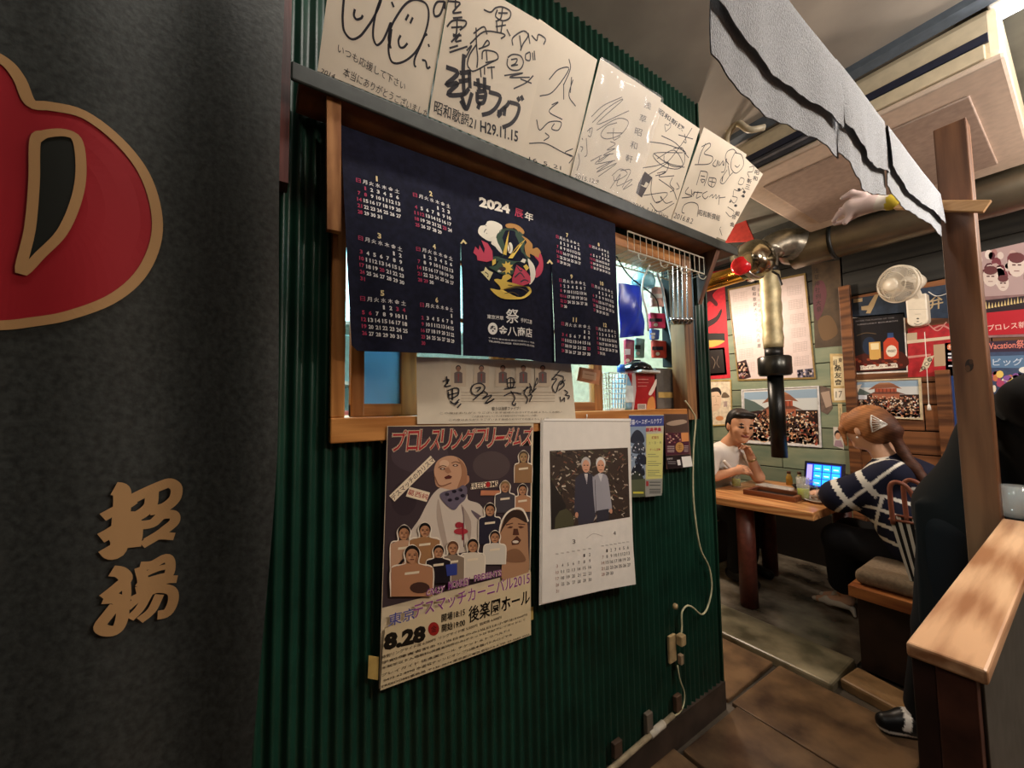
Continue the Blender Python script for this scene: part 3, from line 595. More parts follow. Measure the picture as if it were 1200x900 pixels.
# wrestling poster
PF = Fr((0.0165, 0, 0), (0, 1, 0), (0, 0, 1), (1, 0, 0), lambda u, v: 0.016 * (v - 0.66) / 0.7)
t = sheet('event_poster', PF, [(452, 499), (622, 496), (620, 742), (444, 807)], mat('glossy_poster_paper', 'd6c4a4', 0.35, var=0.02), n=10)
tag(t, 'large wrestling event poster with a shaven-headed man in white and many small figures', 'poster')
I = Ink(PF); I.norm((444, 807), (620, 742), (452, 499))
g0 = [(0.0, .27), (0, 1), (1, 1), (1, .36), (.6, .34)]
I.poly([(0.004, .30), (0.004, .998), (.996, .998), (.996, .30)], '43363a')
I.zoom(440, 490, 6)
for cx, cy, rx, ry, c_ in ((300, 260, 200, 120, '4f4146'), (800, 330, 130, 100, '554746'), (190, 560, 90, 120, '3a2e33')): I.ell(cx, cy, rx, ry, c_, 24)
tit = 'プロレスリングフリーダムズ'
for off_, c_ in ((0.075, 'e9cfa9'), (0.055, '1c1214'), (0.035, 'f0dcbc'), (0.006, 'b3262c')):
    I.up(); xs = [100, 205, 290, 370, 440, 520, 590, 685, 755, 820, 890, 950, 1010, 1085]
    for i, ch in enumerate(tit):
        a, b = xs[i], xs[i + 1] - 8; yb = 232 - (232 - 190) * i / 12.; yt = 85 - 20 * i / 12. + (i % 2) * 6
        if ch == 'ー': yb, yt = yb - 50, yt + 50
        e = off_ * 95
        I.text(ch, (a - e, yb + e), (b + e, yb - 4 + e), (a + 14 - e, yt - e), c_, off_, up=False)
def fig(pts, colr, ol=True):
    if ol: I.line(pts + [pts[0], pts[1]], 0.0052, 'f0e2cc')
    I.poly(pts, colr, True)
# big figure
I.poly([(225, 900), (235, 800), (300, 700), (345, 610), (400, 520), (470, 480), (620, 520), (640, 570), (720, 600), (760, 680), (740, 790), (700, 900), (600, 940), (400, 960)], 'd6c6b4', True)
I.poly([(430, 560), (460, 700), (500, 900), (470, 900), (420, 700)], 'b8a493', True); I.poly([(590, 600), (660, 720), (650, 860), (610, 700)], 'b09c8c', True); I.line([(600, 620), (610, 720), (612, 900)], 0.003, '70575a')
I.poly([(660, 640), (740, 690), (750, 720), (700, 700)], '6b5b62', True); I.poly([(400, 350), (420, 300), (470, 268), (530, 262), (590, 290), (622, 340), (630, 400), (625, 460), (560, 500), (470, 490), (415, 470), (402, 400)], 'cf9e7c', True)
I.poly([(612, 410), (640, 400), (645, 440), (620, 460)], 'b98465', True)
I.poly([(560, 275), (615, 330), (628, 400), (620, 460), (560, 498), (590, 400), (585, 330)], 'a87656', True); I.ell(470, 315, 34, 26, 'e2b896', 16); I.ell(458, 352, 20, 8, '5a3527'); I.ell(547, 328, 20, 8, '5a3527'); I.ell(458, 352, 8, 4, 'e8d8c8'); I.ell(547, 328, 8, 4, 'e8d8c8', up=False); I.line([(428, 345), (455, 330), (485, 336)], .002, '5a3527'); I.line([(520, 312), (550, 302), (578, 314)], .002, '5a3527'); I.poly([(475, 350), (500, 340), (520, 375), (495, 385), (475, 372)], 'b07c5e'); I.poly([(470, 410), (500, 395), (525, 405), (515, 420), (480, 424)], '5d2a26'); I.line([(400, 400), (440, 470), (520, 450)], 0.003, '8e6048')
I.poly([(440, 540), (470, 510), (560, 490), (600, 465), (630, 490), (620, 560), (580, 600), (540, 640), (480, 600)], '6a5f6e', True)
for x, y in ((490, 530), (540, 510), (585, 500), (560, 560), (510, 570), (600, 540)): I.ell(x, y, 16, 12, '2b2430', up=False)
I.ell(575, 745, 26, 22, 'a5303a'); I.ell(590, 790, 50, 22, 'b23a42'); I.line([(600, 730), (605, 850)], 0.005, '9a2230')
def bannr(a, b, wd, c1, t_, c2, w2=0.014):
    I.line([a, b], wd, 'f3dfbf', False); d = np.array(b) - np.array(a); nn = np.array([d[1], -d[0]]) / np.linalg.norm(d) * 20
    I.text(t_, tuple(np.array(a) - nn * 1.0), tuple(np.array(b) - nn * 1.0), tuple(np.array(a) + nn * 1.0), c2, 0.015)
bannr((105, 560), (390, 280), 0.021, 0, 'デスマッチのカリスマ', '5a3430'); bannr((215, 510), (360, 550), 0.025, 0, '葛西純', 'b5382f')
bannr((655, 475), (845, 455), 0.017, 0, 'FREEDOMS', '3c2b28'); I.ell(775, 462, 16, 20, 'b42a28'); I.line([(725, 520), (860, 520)], 0.014, 'c9805c', False)
SK = 'b98560'
def wrest(x, y, r, body, w_=1.6, bh=3.2, hair='1a1210', skin=SK):
    I.line([(x - r * w_, y + r * bh), (x - r * w_, y + r * 1.7), (x - r * .9, y + r * 1.1), (x - r, y - r * .3), (x, y - r * 1.25), (x + r, y - r * .3), (x + r * .9, y + r * 1.1), (x + r * w_, y + r * 1.7), (x + r * w_, y + r * bh)], 0.0035, 'f0e2cc')
    I.poly([(x - r * w_, y + r * bh), (x - r * w_, y + r * 1.6), (x - r * .5, y + r * 1.05), (x + r * .5, y + r * 1.05), (x + r * w_, y + r * 1.6), (x + r * w_, y + r * bh)], body, False)
    if hair: I.ell(x, y - r * .2, r * .95, r * 1.02, hair, 16)
    I.ell(x, y + r * .15, r * .78, r * .92, skin, 16)
    I.ell(x - r * .32, y + r * .02, r * .17, r * .07, '3a221a', 8); I.ell(x + r * .32, y + r * .02, r * .17, r * .07, '3a221a', 8, up=False); I.line([(x - r * .52, y - r * .16), (x - r * .15, y - r * .14)], .0012, '3a221a', False, up=False); I.line([(x + r * .15, y - r * .14), (x + r * .52, y - r * .16)], .0012, '3a221a', False, up=False); I.poly([(x + r * .3, y - r * .6), (x + r * .78, y), (x + r * .55, y + r * .8), (x + r * .3, y + r * .95), (x + r * .5, y + r * .2)], '96664a', up=False); I.ell(x - r * .35, y + r * .35, r * .16, r * .12, 'd3a080', 8); I.rect(x - r * .25, y + r * .52, x + r * .25, y + r * .64, '5d2a26', up=False); I.rect(x - r * .1, y + r * .08, x + r * .12, y + r * .36, '96664a', up=False)
    I.line([(x - r * .9, y + r * 2.35), (x + r * .9, y + r * 2.15)], 0.006, 'ead7b8', False)
wrest(1022, 270, 36, '9a744f', 1.7, 5.0, '5a4a38', 'a98a60'); wrest(1018, 500, 34, SK, 1.7, 4.5); wrest(895, 480, 36, '4a4448', 1.9, 5.0, '8a6f48'); wrest(790, 640, 40, '2d2a36', 1.9, 6.0)
wrest(190, 800, 46, 'c79a78', 2.0, 6.0); wrest(335, 780, 44, 'a8794f', 2.4, 6.5, '14100e')
I.line([(860, 900), (862, 760), (900, 670), (960, 630), (1020, 640), (1058, 720)], 0.006, 'f0e2cc')
I.poly([(860, 900), (862, 780), (905, 680), (960, 640), (1015, 650), (1050, 720), (1060, 900), (1064, 1080), (990, 1140), (880, 1130), (880, 960)], 'b28562', True)
I.poly([(862, 800), (905, 675), (965, 640), (1020, 655), (1050, 730), (960, 690), (900, 740)], '3a2a22', True)
for pts in ([(908, 766), (930, 752), (952, 756), (940, 768)], [(985, 758), (1005, 750), (1032, 760), (1005, 770)], [(900, 740), (950, 728), (952, 734), (904, 748)], [(985, 732), (1038, 738), (1036, 745), (986, 740)], [(955, 770), (985, 770), (995, 815), (950, 815)], [(940, 860), (980, 820), (1010, 850), (990, 880), (945, 885)]): I.poly(pts, '5b3729')
I.ell(970, 862, 22, 10, 'e0d0bc'); I.poly([(900, 940), (960, 910), (1010, 930), (1040, 1000), (900, 1000)], '8a6246', True)
wrest(825, 830, 38, 'd8cdbb', 2.0, 5.0, '241a16'); wrest(670, 890, 42, 'dccdb6', 2.0, 5.5); wrest(530, 905, 42, '8f7a66', 1.9, 5.5, '6a4530'); wrest(430, 930, 40, '201a20', 2.1, 5.5); 
I.line([(95, 1090), (190, 980)], 0.007, '181114', False); wrest(245, 950, 56, 'b5805c', 2.6, 5.2, '1a1210')
I.ell(300, 1180, 70, 40, '4a3028'); I.poly([(480, 1020), (560, 1010), (560, 1090), (490, 1100)], '35418a')
# lower text block in zoomed coordinates of the second crop
I.zoom(440, 640, 5.295)
I.poly([(52, 500), (300, 400), (600, 270), (800, 200), (950, 150), (957, 545), (25, 885), (38, 640)], 'd9c49c')
for o_, c_ in ((0.07, 'ecd9bd'), (0.02, '8c3f86')):
    I.text('東京', (70, 490), (235, 440), (75, 410), '4a4f96' if o_ < .05 else c_, o_); I.text('デスマッチカーニバル2015', (225, 440), (945, 225), (240, 330) if 0 else (225, 345), c_, o_)
    I.text('CRAZY', (300, 300), (415, 275), (310, 255), c_, o_); I.text('MONKEY', (440, 262), (575, 232), (440, 210), c_, o_); I.text('PRESENTS', (600, 212), (770, 175), (600, 170), c_, o_)
BK = '17130f'
I.text('8.28', (40, 640), (300, 580), (48, 530), BK, 0.06); I.ell(352, 502, 34, 42, '9c2420', 20); I.text('金', (335, 525), (370, 517), (335, 485), '3a1412', 0.02)
I.text('開場18:15', (400, 462), (545, 420), (400, 412), BK, 0.04); I.text('開始19:00', (402, 525), (546, 485), (402, 475), BK, 0.04); I.text('後楽園ホール', (565, 470), (945, 350), (568, 365), BK, 0.04)
rows = [('特別リングサイド席 6,500円  リングサイド席 5,500円  指定席 4,500円', (30, 690), (770, 440), 22), ('学割/障害者割あり(当日券のみ)当日は小学生500円', (30, 725), (930, 425), 20), ('未就学以下入場無料(保護者同伴のみ)チケットは下記プレイガイドにて', (30, 758), (920, 455), 20),
        ('プレイガイド 後楽園ホール チケット＆トラベルT-1', (30, 800), (820, 520), 18), ('0475-62-8998 水道橋チャンピオン プロ格本舗バトルロイヤル', (45, 830), (840, 545), 18), ('FREEDOMS事務局 〒136-0074 東京都江東区東砂7-9-9 TEL 03-5683-9333', (35, 866), (945, 545), 17)]
for s, a, b, h in rows: I.text(s, a, b, (a[0], a[1] - h), '3b2f24', 0.015)
I.obj('poster_print', t, 0.35)
M_tape = mat('yellowed_tape', 'c7a760', 0.4, alpha=0.85, var=0.05)
PT = Fr((0.019, 0, 0), (0, 1, 0), (0, 0, 1), (1, 0, 0))
for q in ([(446, 500), (454, 503), (448, 520), (444, 515)], [(432, 768), (444, 770), (443, 797), (431, 795)], [(618, 712), (625, 711), (625, 726), (618, 728)]): sheet('tape', PT, q, M_tape, 0.0005, t)
# couple calendar
KF = Fr((0.034, 0, 0), (0, 1, 0), (0, 0, 1), (1, 0, 0), lambda u, v: 0.02 * (1.375 - v) + 0.10 * max(0, 0.86 - v) * max(0, u - 1.0) * 4)
t = empty('wall_calendar', KF.pt(1.0, .72), 'long white wall calendar with a photo of an elderly couple among trees', 'calendar')
M_cal = mat('white_calendar_paper', 'e4dcd0', 0.45, var=0.01)
for k in range(3): sheet('page', KF, [(636 - k * 1.0, 492), (738 + k * .3, 493), (739 + k * .5, 682), (632 - k * 1.2, 706 + k)], M_cal, 0.0006, t, 10, h=-0.0015 * k)
I = Ink(KF); I.zoom(620, 470, 3.6)
I.rect(62, 74, 428, 84, 'f2ece2'); I.line([(62, 84), (426, 86)], 0.0015, '8a7f74', False)
I.poly([(84, 210), (413, 196), (417, 487), (86, 540)], '3d3028')
rr = random.Random(5)
for i in range(420):
    x = rr.uniform(88, 408); y = rr.uniform(200, 530 - (x - 86) * .14); l = rr.uniform(6, 22); a = rr.uniform(-1.2, 1.2)
    if x + l > 412 or y < 212 - (x - 84) * .04 : continue
    c_ = rr.choice(['8f7f6c', 'b3a592', '5a4738', '6f5c4a', '231b18', 'c9bba6', '7a4f3e', '4a4a34', '2b2320'])
    I.line([(x, y), (x + l * math.cos(a), min(max(y + l * math.sin(a), 214), 484))], rr.uniform(0.0015, 0.006), c_, False, up=(i % 60 == 0))
I.poly([(86, 330), (130, 400), (150, 440), (120, 532), (86, 537)], '2a2420'); I.poly([(100, 536), (104, 490), (122, 462), (150, 452), (172, 470), (182, 500), (180, 524)], '4e4a34')
I.poly([(190, 322), (215, 305), (235, 300), (262, 308), (272, 330), (276, 470), (262, 510), (200, 520), (196, 470), (183, 465)], '3b3842')
I.poly([(228, 306), (242, 306), (238, 350)], 'e6ddd2'); I.line([(235, 310), (237, 345)], 0.0035, '8d8792', False); I.poly([(262, 330), (268, 318), (285, 306), (310, 306), (326, 325), (336, 400), (342, 455), (332, 465), (325, 455), (280, 460), (270, 460)], '9b979c', True)
I.poly([(285, 306), (297, 340), (306, 306)], 'c7c2c2'); I.poly([(280, 460), (328, 452), (328, 500), (275, 510)], '35323a'); I.line([(272, 330), (275, 470)], 0.002, '1f1c22', False)
for x, y, hc in ((235, 272, 'b9b4ae'), (297, 272, 'd6d2cc')):
    I.ell(x, y - 10, 20, 27, hc, 18); I.ell(x, y + 2, 16, 27, 'd39b7c', 18); I.rect(x - 10, y - 4, x - 3, y, '4a2f24'); I.rect(x + 3, y - 4, x + 10, y, '4a2f24', up=False); I.rect(x - 6, y + 16, x + 6, y + 19, '8e4a3c', up=False)
I.ell(193, 478, 7, 12, 'c98f70'); I.ell(337, 462, 6, 10, 'c98f70')
I.text('3', (174, 598), (186, 597), (174, 580), '6b625c'); I.text('4', (345, 562), (356, 561), (345, 546), '6b625c'); I.line([(232, 575), (262, 556), (300, 566)], 0.001, '9a9088')
for (x0, y0, x1, y1, yb, fst, nd) in ((108, 640, 245, 618, 780, 5, 31), (300, 607, 405, 590, 735, 1, 30)):
    for i in range(7):
        xx = x0 + (x1 - x0) * i / 6; yy = y0 + (y1 - y0) * i / 6
        I.rect(xx - 6, yy - 1, xx + 6, yy + 1, '9b9188', up=False)
    d = 1; j = 0; i = fst
    while d <= nd:
        xx = x0 + (x1 - x0) * i / 6; yy = y0 + (y1 - y0) * i / 6 + (j + 1) * (yb - y0) / 5.4
        w_ = 6 if d > 9 else 3; I.text(str(d), (xx - w_, yy + 6), (xx + w_, yy + 5), (xx - w_, yy - 7), 'a8786c' if i == 0 else '5a524c', 0.0, up=False)
        d += 1; i += 1
        if i == 7: i = 0; j += 1
I.obj('calendar_print', t, 0.45)
q = P(687, 491, 0, 0.03); G().tube([q + (0, 0, -0.006), q + (0.004, 0, 0.008), q + (0, .004, 0.016)], 0.0018, 6).obj('hanging_hook', M_white, t)
# baseball club flyer
FF = Fr((0.0285, 0, 0), (0, 1, 0), (0, 0, 1), (1, 0, 0))
t = sheet('club_flyer', FF, [(737, 486), (778, 486), (776, 578), (738, 583)], mat('flyer_paper', 'c9c2a8', 0.5, var=0.02)); tag(t, 'blue and yellow flyer recruiting for a baseball club, right of the wall calendar', 'flyer')
I = Ink(FF); I.zoom(720, 470, 6.923)
I.poly([(118, 118), (400, 118), (400, 200), (120, 208)], '3c4a8e'); I.text('日暮ベースボールクラブ', (118, 195), (385, 182), (118, 150), 'eef0f4', 0.02)
I.poly([(120, 208), (255, 205), (248, 730), (128, 735)], '8fa0b4')
for x, y, r, c_ in ((185, 290, 52, '2c3240'), (195, 375, 50, '3a3f4a'), (215, 470, 46, '252a38'), (190, 560, 50, '1d212c'), (180, 630, 55, '353a30')): I.poly([(x - r, y + r * .9), (x - r * .8, y - r * .4), (x, y - r * 1.1), (x + r * .85, y - r * .4), (x + r, y + r * .9)], c_, True)
for i in range(40): I.ell(rr.uniform(135, 240), rr.uniform(340, 600), 5, 7, rr.choice(['c2c8d0', '171b24', '5a6478', 'e6e6e6']), 6, up=(i % 20 == 0))
I.poly([(128, 640), (248, 630), (248, 775), (135, 782)], '5b6046'); I.rect(150, 735, 235, 750, 'd9cf4a')
I.text('部員募集', (252, 248), (378, 246), (255, 215), 'c8354a', 0.05); I.poly([(258, 268), (392, 262), (388, 625), (256, 635)], 'dcd682')
I.text('練習日', (300, 308), (355, 306), (300, 285), 'a83a34', 0.03); I.text('土 ・ 日 ・ 祝', (275, 350), (380, 346), (275, 330), '5d6650'); I.text('チーム活動', (285, 405), (370, 402), (285, 385), 'a83a34', 0.02)
for y in (430, 448, 488, 505, 520, 560, 575, 590, 605): I.rect(268, y, 268 + rr.uniform(60, 115), y + 4, '7a7c5c', up=False)
I.poly([(248, 640), (386, 632), (382, 765), (250, 778)], '9d9c92'); I.rect(255, 650, 275, 690, 'b03a3a')
for y in (655, 680, 712, 728, 742): I.rect(282, y, 372, y + 6, '2f2f30', up=False)
I.obj('flyer_print', t, 0.5)
t = sheet('bar_leaflet', FF, [(778, 485), (806, 485), (811, 547), (781, 550)], mat('leaflet_paper', '6a4a40', 0.45)); tag(t, 'narrow dark brown bar leaflet stuck beside the hanging cord', 'leaflet')
I = Ink(FF); I.zoom(720, 470, 6.923)
I.poly([(410, 110), (590, 108), (598, 250), (412, 255)], '4c3a32'); I.poly([(420, 185), (470, 160), (560, 150), (585, 175), (480, 200)], 'a68f7a', True)
I.poly([(412, 258), (600, 255), (606, 425), (415, 440)], '4a1f30'); I.poly([(540, 258), (600, 255), (602, 325), (545, 330)], 'd08a52')
for i in range(26): I.ell(rr.uniform(420, 535), rr.uniform(265, 335), 9, 6, rr.choice(['b98a78', '2a1216', '8a4a50', 'd9b59a']), 7, up=(i % 13 == 0))
I.ell(528, 375, 34, 42, 'b8884c', 18); I.text('生', (510, 395), (546, 393), (512, 352), '7c5424', 0.0)
for y in (365, 380, 395, 408): I.rect(428, y, 485, y + 5, 'c8b6b0', up=False); I.rect(565, y - 2, 598, y + 2, 'c8b6b0', up=False)
I.poly([(415, 445), (610, 430), (628, 535), (430, 553)], '231a1c'); I.text('営業時間', (425, 478), (470, 474), (425, 462), 'd8d0cc'); I.rect(432, 490, 500, 494, 'a8a0a0'); I.rect(432, 505, 495, 509, 'a8a0a0', up=False); I.poly([(505, 478), (530, 475), (538, 518), (514, 522)], 'e8e2dc')
I.poly([(542, 452), (618, 445), (634, 528), (556, 538)], 'e8e4dc')
I.obj('leaflet_print', t, 0.4)
# ------------------------------------------------------------------ things in the serving window
def arc(c, r, a0, a1, n, ux, uy): return [np.array(c) + np.array(ux) * r * math.cos(a0 + (a1 - a0) * i / n) + np.array(uy) * r * math.sin(a0 + (a1 - a0) * i / n) for i in range(n + 1)]
def WP(X, Y, x): return P(690 + X / 3.75, 260 + Y / 3.75, 0, x)
SZ = wz0 + 0.05
# white wire rack under the shelf
r0 = P(722, 270, 0, 0.0); r1 = P(808, 296, 0, 0.0); ya, yb_ = r0[1], r1[1] + 0.02; zt = 2.02
t = empty('wire_rack', (0.01, (ya + yb_) / 2, 1.93), 'white coated wire rack hung below the shelf over the window', 'rack')
M_wire = mat('white_coated_wire', 'cfc4ae', 0.35, var=0.02)
zt = 2.03
for i, (x, z_) in enumerate(((0.055, zt), (0.055, zt - 0.075), (-0.08, zt - 0.075), (-0.08, zt))): G().tube([(x, ya, z_), (x, yb_, z_)], 0.0028, 6).obj('rail', M_wire, t)
for i in range(15):
    y = ya + (yb_ - ya) * i / 14; G().tube([(0.055, y, zt), (0.055, y, zt - 0.077), (-0.08, y, zt - 0.077), (-0.08, y, zt)], 0.0018, 5).obj('cross_wire', M_wire, t)
for i in range(4):
    y = ya + .06 + (yb_ - ya - .08) * i / 3.2; G().tube(crom([(0.055, y, zt - .075), (0.06, y, zt - .10), (0.075, y + .005, zt - .112), (0.085, y + .01, zt - .10)], 4), 0.002, 5).obj('hook', M_wire, t)
# ladles / eyeglass-like steel utensils hanging
M_ste2 = mat('polished_steel', 'aeb6bb', 0.2, 1.0, var=0.05)
for i, (X, lab) in enumerate(((374, 'steel ladle hanging first from the left at the window end'), (394, 'steel ladle hanging second from the left at the window end'), (414, 'steel ladle hanging third from the left at the window end'), (434, 'steel ladle hanging last, beside the window jamb'))):
    a = WP(X - 6, 195, 0.035); b = WP(X, 425, 0.035); t = empty('ladle', b, lab, 'ladle', 'steel ladles in the window')
    G().prism([(a[0], a[1] - .004, a[2]), (a[0], a[1] + .004, a[2]), (b[0], b[1] + .005, b[2]), (b[0], b[1] - .005, b[2])], (0.003, 0, 0)).obj('handle', M_ste2, t, bev=0.001)
    G().lathe(b + np.array((0.0, 0, -.01)), [(0.001, -.018), (.014, -.014), (.024, -.004), (.027, .010), (.025, .010), (.02, 0), (.001, -.012)], 14).obj('bowl', M_ste2, t, True)
# tall things leaning behind: dark cloth roll, tan board
q = [P(690 + X / 3.75, 260 + Y / 3.75, 1, 1.71) for X, Y in ((322, 185), (376, 190), (384, 640), (330, 640))]
def sheetp(name, q, d, m, lab, cat): return tag(G().prism(q, d).obj(name, m, None, bev=0.004), lab, cat)
sheetp('hanging_cloth', q, (0, -0.012, 0), mat('black_green_cloth', '0c100e', 0.9), 'black cloth strip hanging behind the cables in the window', 'cloth')
# blue bag
a = WP(130, 270, -0.10); b = WP(225, 285, -0.10); c_ = WP(245, 500, -0.10); d = WP(140, 510, -0.10); g = G(); N_ = 12
for side_ in (0, 1):
    for i in range(N_ + 1):
        for j in range(N_ + 1):
            s_, t_ = i / N_, j / N_; p = (a * (1-s_) + b * s_) * (1-t_) + (d * (1-s_) + c_ * s_) * t_
            puff = math.sin(math.pi * s_) * math.sin(math.pi * min(1, t_ * .9 + .1)) * 0.03 + 0.004 * math.sin(s_ * 9 + t_ * 7)
            g.v.append((p[0] + (puff if side_ == 0 else -puff), p[1] + 0.004 * math.sin(t_ * 11), p[2]))
for side_ in (0, 1):
    o_ = side_ * (N_+1) ** 2
    for i in range(N_):
        for j in range(N_):
            q = [o_ + i*(N_+1)+j, o_ + i*(N_+1)+j+1, o_ + (i+1)*(N_+1)+j+1, o_ + (i+1)*(N_+1)+j]; g.f.append(tuple(q if side_ else q[::-1]))
tag(g.obj('plastic_bag', mat('bright_blue_plastic', '1f3bc4', 0.3, var=0.1, scale=12), None, True), 'bright blue plastic bag hanging right beside the calendar curtain', 'bag')
# cables
def cable(name, pts, r, m, lab): return tag(G().tube(crom(pts, 6), r, 6).obj(name, m, None, True), lab, 'cable')
cable('hanging_tube', [WP(268, 190, -.02), WP(240, 250, -.03), WP(235, 320, -.04), WP(255, 400, -.04), WP(262, 480, -.05)], 0.004, M_white, 'thin white tube curving down beside the blue bag')
cable('drain_hose', [WP(300, 225, -.05), WP(325, 300, -.06), WP(345, 420, -.06), WP(370, 540, -.07), WP(388, 630, -.08), WP(388, 660, -.09)], 0.006, mat('grey_hose', 'c9cccb', 0.4), 'long white hose hanging in front of the black cloth strip')
cable('power_lead', [WP(120, 150, -.06), WP(180, 240, -.07), WP(290, 330, -.1), WP(310, 400, -.12)], 0.003, M_black, 'thin black lead crossing behind the blue bag')
cable('black_lead', [WP(372, 200, -.04), WP(366, 330, -.05), WP(372, 460, -.06), WP(398, 560, -.07), WP(412, 645, -.075)], 0.0035, M_black, 'black lead hanging down to the cardboard box')
# clear cap with blue tint + bag clips
t = empty('plastic_jug', WP(240, 275, -.12), 'pale blue plastic jug hanging upside down above the red packets', 'jug')
G().lathe(WP(240, 290, -.12), [(0.001, 0), (.05, .002), (.055, .03), (.045, .06), (.02, .08), (.018, .10), (.001, .10)], 18).obj('body', mat('pale_blue_plastic', '9fd0dd', 0.25, trans=.3), t, True)
G().tube([WP(215, 255, -.12), WP(190, 262, -.12), WP(200, 300, -.12)], .004, 6).obj('handle', mat('pale_blue_plastic', ''), t)
pk = [((262, 285, 330, 375), 'd7a79c', 'pale pink food packet hanging highest behind the hose'), ((258, 400, 330, 470), 'c23a5a', 'crimson food packet with dark band hanging mid-window'), ((262, 470, 300, 520), '5d6fa8', 'small blue and white packet under the crimson packet'),
      ((270, 520, 335, 600), 'b5402f', 'dark red food packet lowest of the hanging packets'), ((150, 515, 190, 640), 'a8404c', 'dull red packet below the blue bag'), ((195, 510, 235, 600), '88a58c', 'grey green packet right of the dull red packet')]
for i, ((x0, y0, x1, y1), c_, lab) in enumerate(pk):
    q = [WP(x0, y0, -.17), WP(x1, y0 + 6, -.17), WP(x1 - 3, y1, -.17), WP(x0 + 3, y1, -.17)]
    t = G().prism(q, (0.018, 0, 0)).obj('food_packet', mat('packet_%d' % i, c_, 0.3, var=.15, scale=30), None, bev=.006); tag(t, lab, 'packet', 'packets hanging in the kitchen')
    fk = Fr((-.151, 0, 0), (0, 1, 0), (0, 0, 1), (1, 0, 0)); I = Ink(fk); I.m = lambda X, Y: fk.uv(690 + X / 3.75, 260 + Y / 3.75)
    I.rect(x0 + 8, y0 + (y1 - y0) * .35, x1 - 8, y0 + (y1 - y0) * .55, '1f1a20' if i % 2 else 'f0e8e0'); I.ell((x0 + x1) / 2, y0 + (y1 - y0) * .75, 9, 8, 'e8d8c0'); I.obj('packet_print', t, .4)
# counter board of the kitchen side
struct(G().box((-0.34, wy0, SZ - .03), (-0.1, 1.71, SZ)), 'trim_3', M_orange_y)
# basket
def bsk(): 
    t = empty('mesh_basket', WP(95, 840, -.06), 'small white mesh basket on the window sill', 'basket'); c0 = WP(92, 840, -.06); c0[2] = SZ; r = .052; h_ = .145
    for k in range(8): z_ = SZ + .006 + h_ * k / 7.3; w_ = .040 + .010 * k / 7; G().tube([(c0[0] + w_ * dx, c0[1] + w_ * 1.05 * dy, z_) for dx, dy in ((-1, -1), (1, -1), (1, 1), (-1, 1), (-1, -1))], .0018, 5).obj('ring', M_white, t)
    for k in range(7):
        for sg in (-1, 1):
            f_ = -1 + 2 * k / 6
            G().tube([(c0[0] + sg * .04, c0[1] + f_ * .042, SZ + .004), (c0[0] + sg * .05, c0[1] + f_ * .0525, SZ + h_)], .0018, 5).obj('upright', M_white, t)
            G().tube([(c0[0] + f_ * .04, c0[1] + sg * .042, SZ + .004), (c0[0] + f_ * .05, c0[1] + sg * .0525, SZ + h_)], .0018, 5).obj('upright', M_white, t)
    G().box((c0[0] - .04, c0[1] - .042, SZ), (c0[0] + .04, c0[1] + .042, SZ + .004)).obj('bottom', M_white, t)
bsk()
c0 = WP(148, 830, -.085); t = empty('spray_bottle', (c0[0], c0[1], SZ), 'light blue detergent bottle with blue cap between basket and red can', 'bottle')
G().lathe((c0[0], c0[1], SZ), [(.001, 0), (.038, 0), (.04, .02), (.04, .11), (.03, .14), (.014, .155), (.014, .16), (.001, .16)], 20).obj('body', mat('light_blue_bottle', '8ec3e6', .3, trans=.2), t, True)
G().lathe((c0[0], c0[1], SZ + .16), [(.001, 0), (.017, 0), (.016, .03), (.001, .03)], 14).obj('cap', mat('mid_blue_cap', '2f62b8', .35), t, True)
G().box((c0[0] + .03, c0[1] - .025, SZ + .03), (c0[0] + .0405, c0[1] + .025, SZ + .1)).obj('paper_label', mat('pale_label', 'dfe9ee', .5), t, bev=.002)
a = WP(187, 840, -.05); b = WP(299, 840, -.05); tz = WP(240, 665, -.05)[2]
t = empty('red_can', (-.09, (a[1] + b[1]) / 2, SZ), 'large red square oil can carrying the black bowl', 'can')
G().box((-.13, a[1], SZ), (-.05, b[1], tz)).obj('body', mat('red_enamel', 'a91f26', .3, var=.06), t, bev=.008)
fk = Fr((-.05, 0, 0), (0, 1, 0), (0, 0, 1), (1, 0, 0)); I = Ink(fk); I.m = lambda X, Y: fk.uv(690 + X / 3.75, 260 + Y / 3.75)
I.poly([(190, 665), (205, 665), (208, 740), (196, 838), (190, 838)], 'c9bfc0'); I.poly([(296, 690), (280, 720), (262, 755), (275, 760), (296, 720)], 'e6d8cc', True); I.rect(214, 800, 252, 830, 'd9cfc6'); 
for i in range(8): I.rect(217 + i * 4, 803, 219 + i * 4, 822, '2a2020', up=(i == 0))
I.rect(215, 690, 262, 694, 'd98a84'); I.rect(215, 705, 262, 708, 'd98a84', up=False); I.rect(215, 720, 255, 723, 'd98a84', up=False); I.poly([(262, 780), (285, 770), (290, 830), (255, 832)], 'c98a4a', True)
I.obj('can_print', t, .35)
c0 = np.array((-.085, WP(238, 640, -.05)[1], tz)); 
t = empty('black_bowl', c0, 'glossy black bowl turned over on a white cloth, on the red can', 'bowl')
G().lathe(c0 + (0, 0, .012), [(.068, 0), (.07, .004), (.06, .022), (.035, .038), (.02, .042), (.019, .048), (.001, .048)], 26).obj('bowl_shell', mat('black_lacquer', '0b0b0c', .12), t, True)
t = G().prism([(-.14, c0[1] - .06, tz), (-.02, c0[1] - .05, tz), (-.02, c0[1] + .08, tz), (-.05, c0[1] + .10, tz), (-.14, c0[1] + .09, tz)], (0, 0, .011)).obj('folded_cloth', mat('white_cotton', 'd8dad6', .85, bump=.3), None, bev=.004); tag(t, 'white folded cloth between the red can and the black bowl', 'cloth')
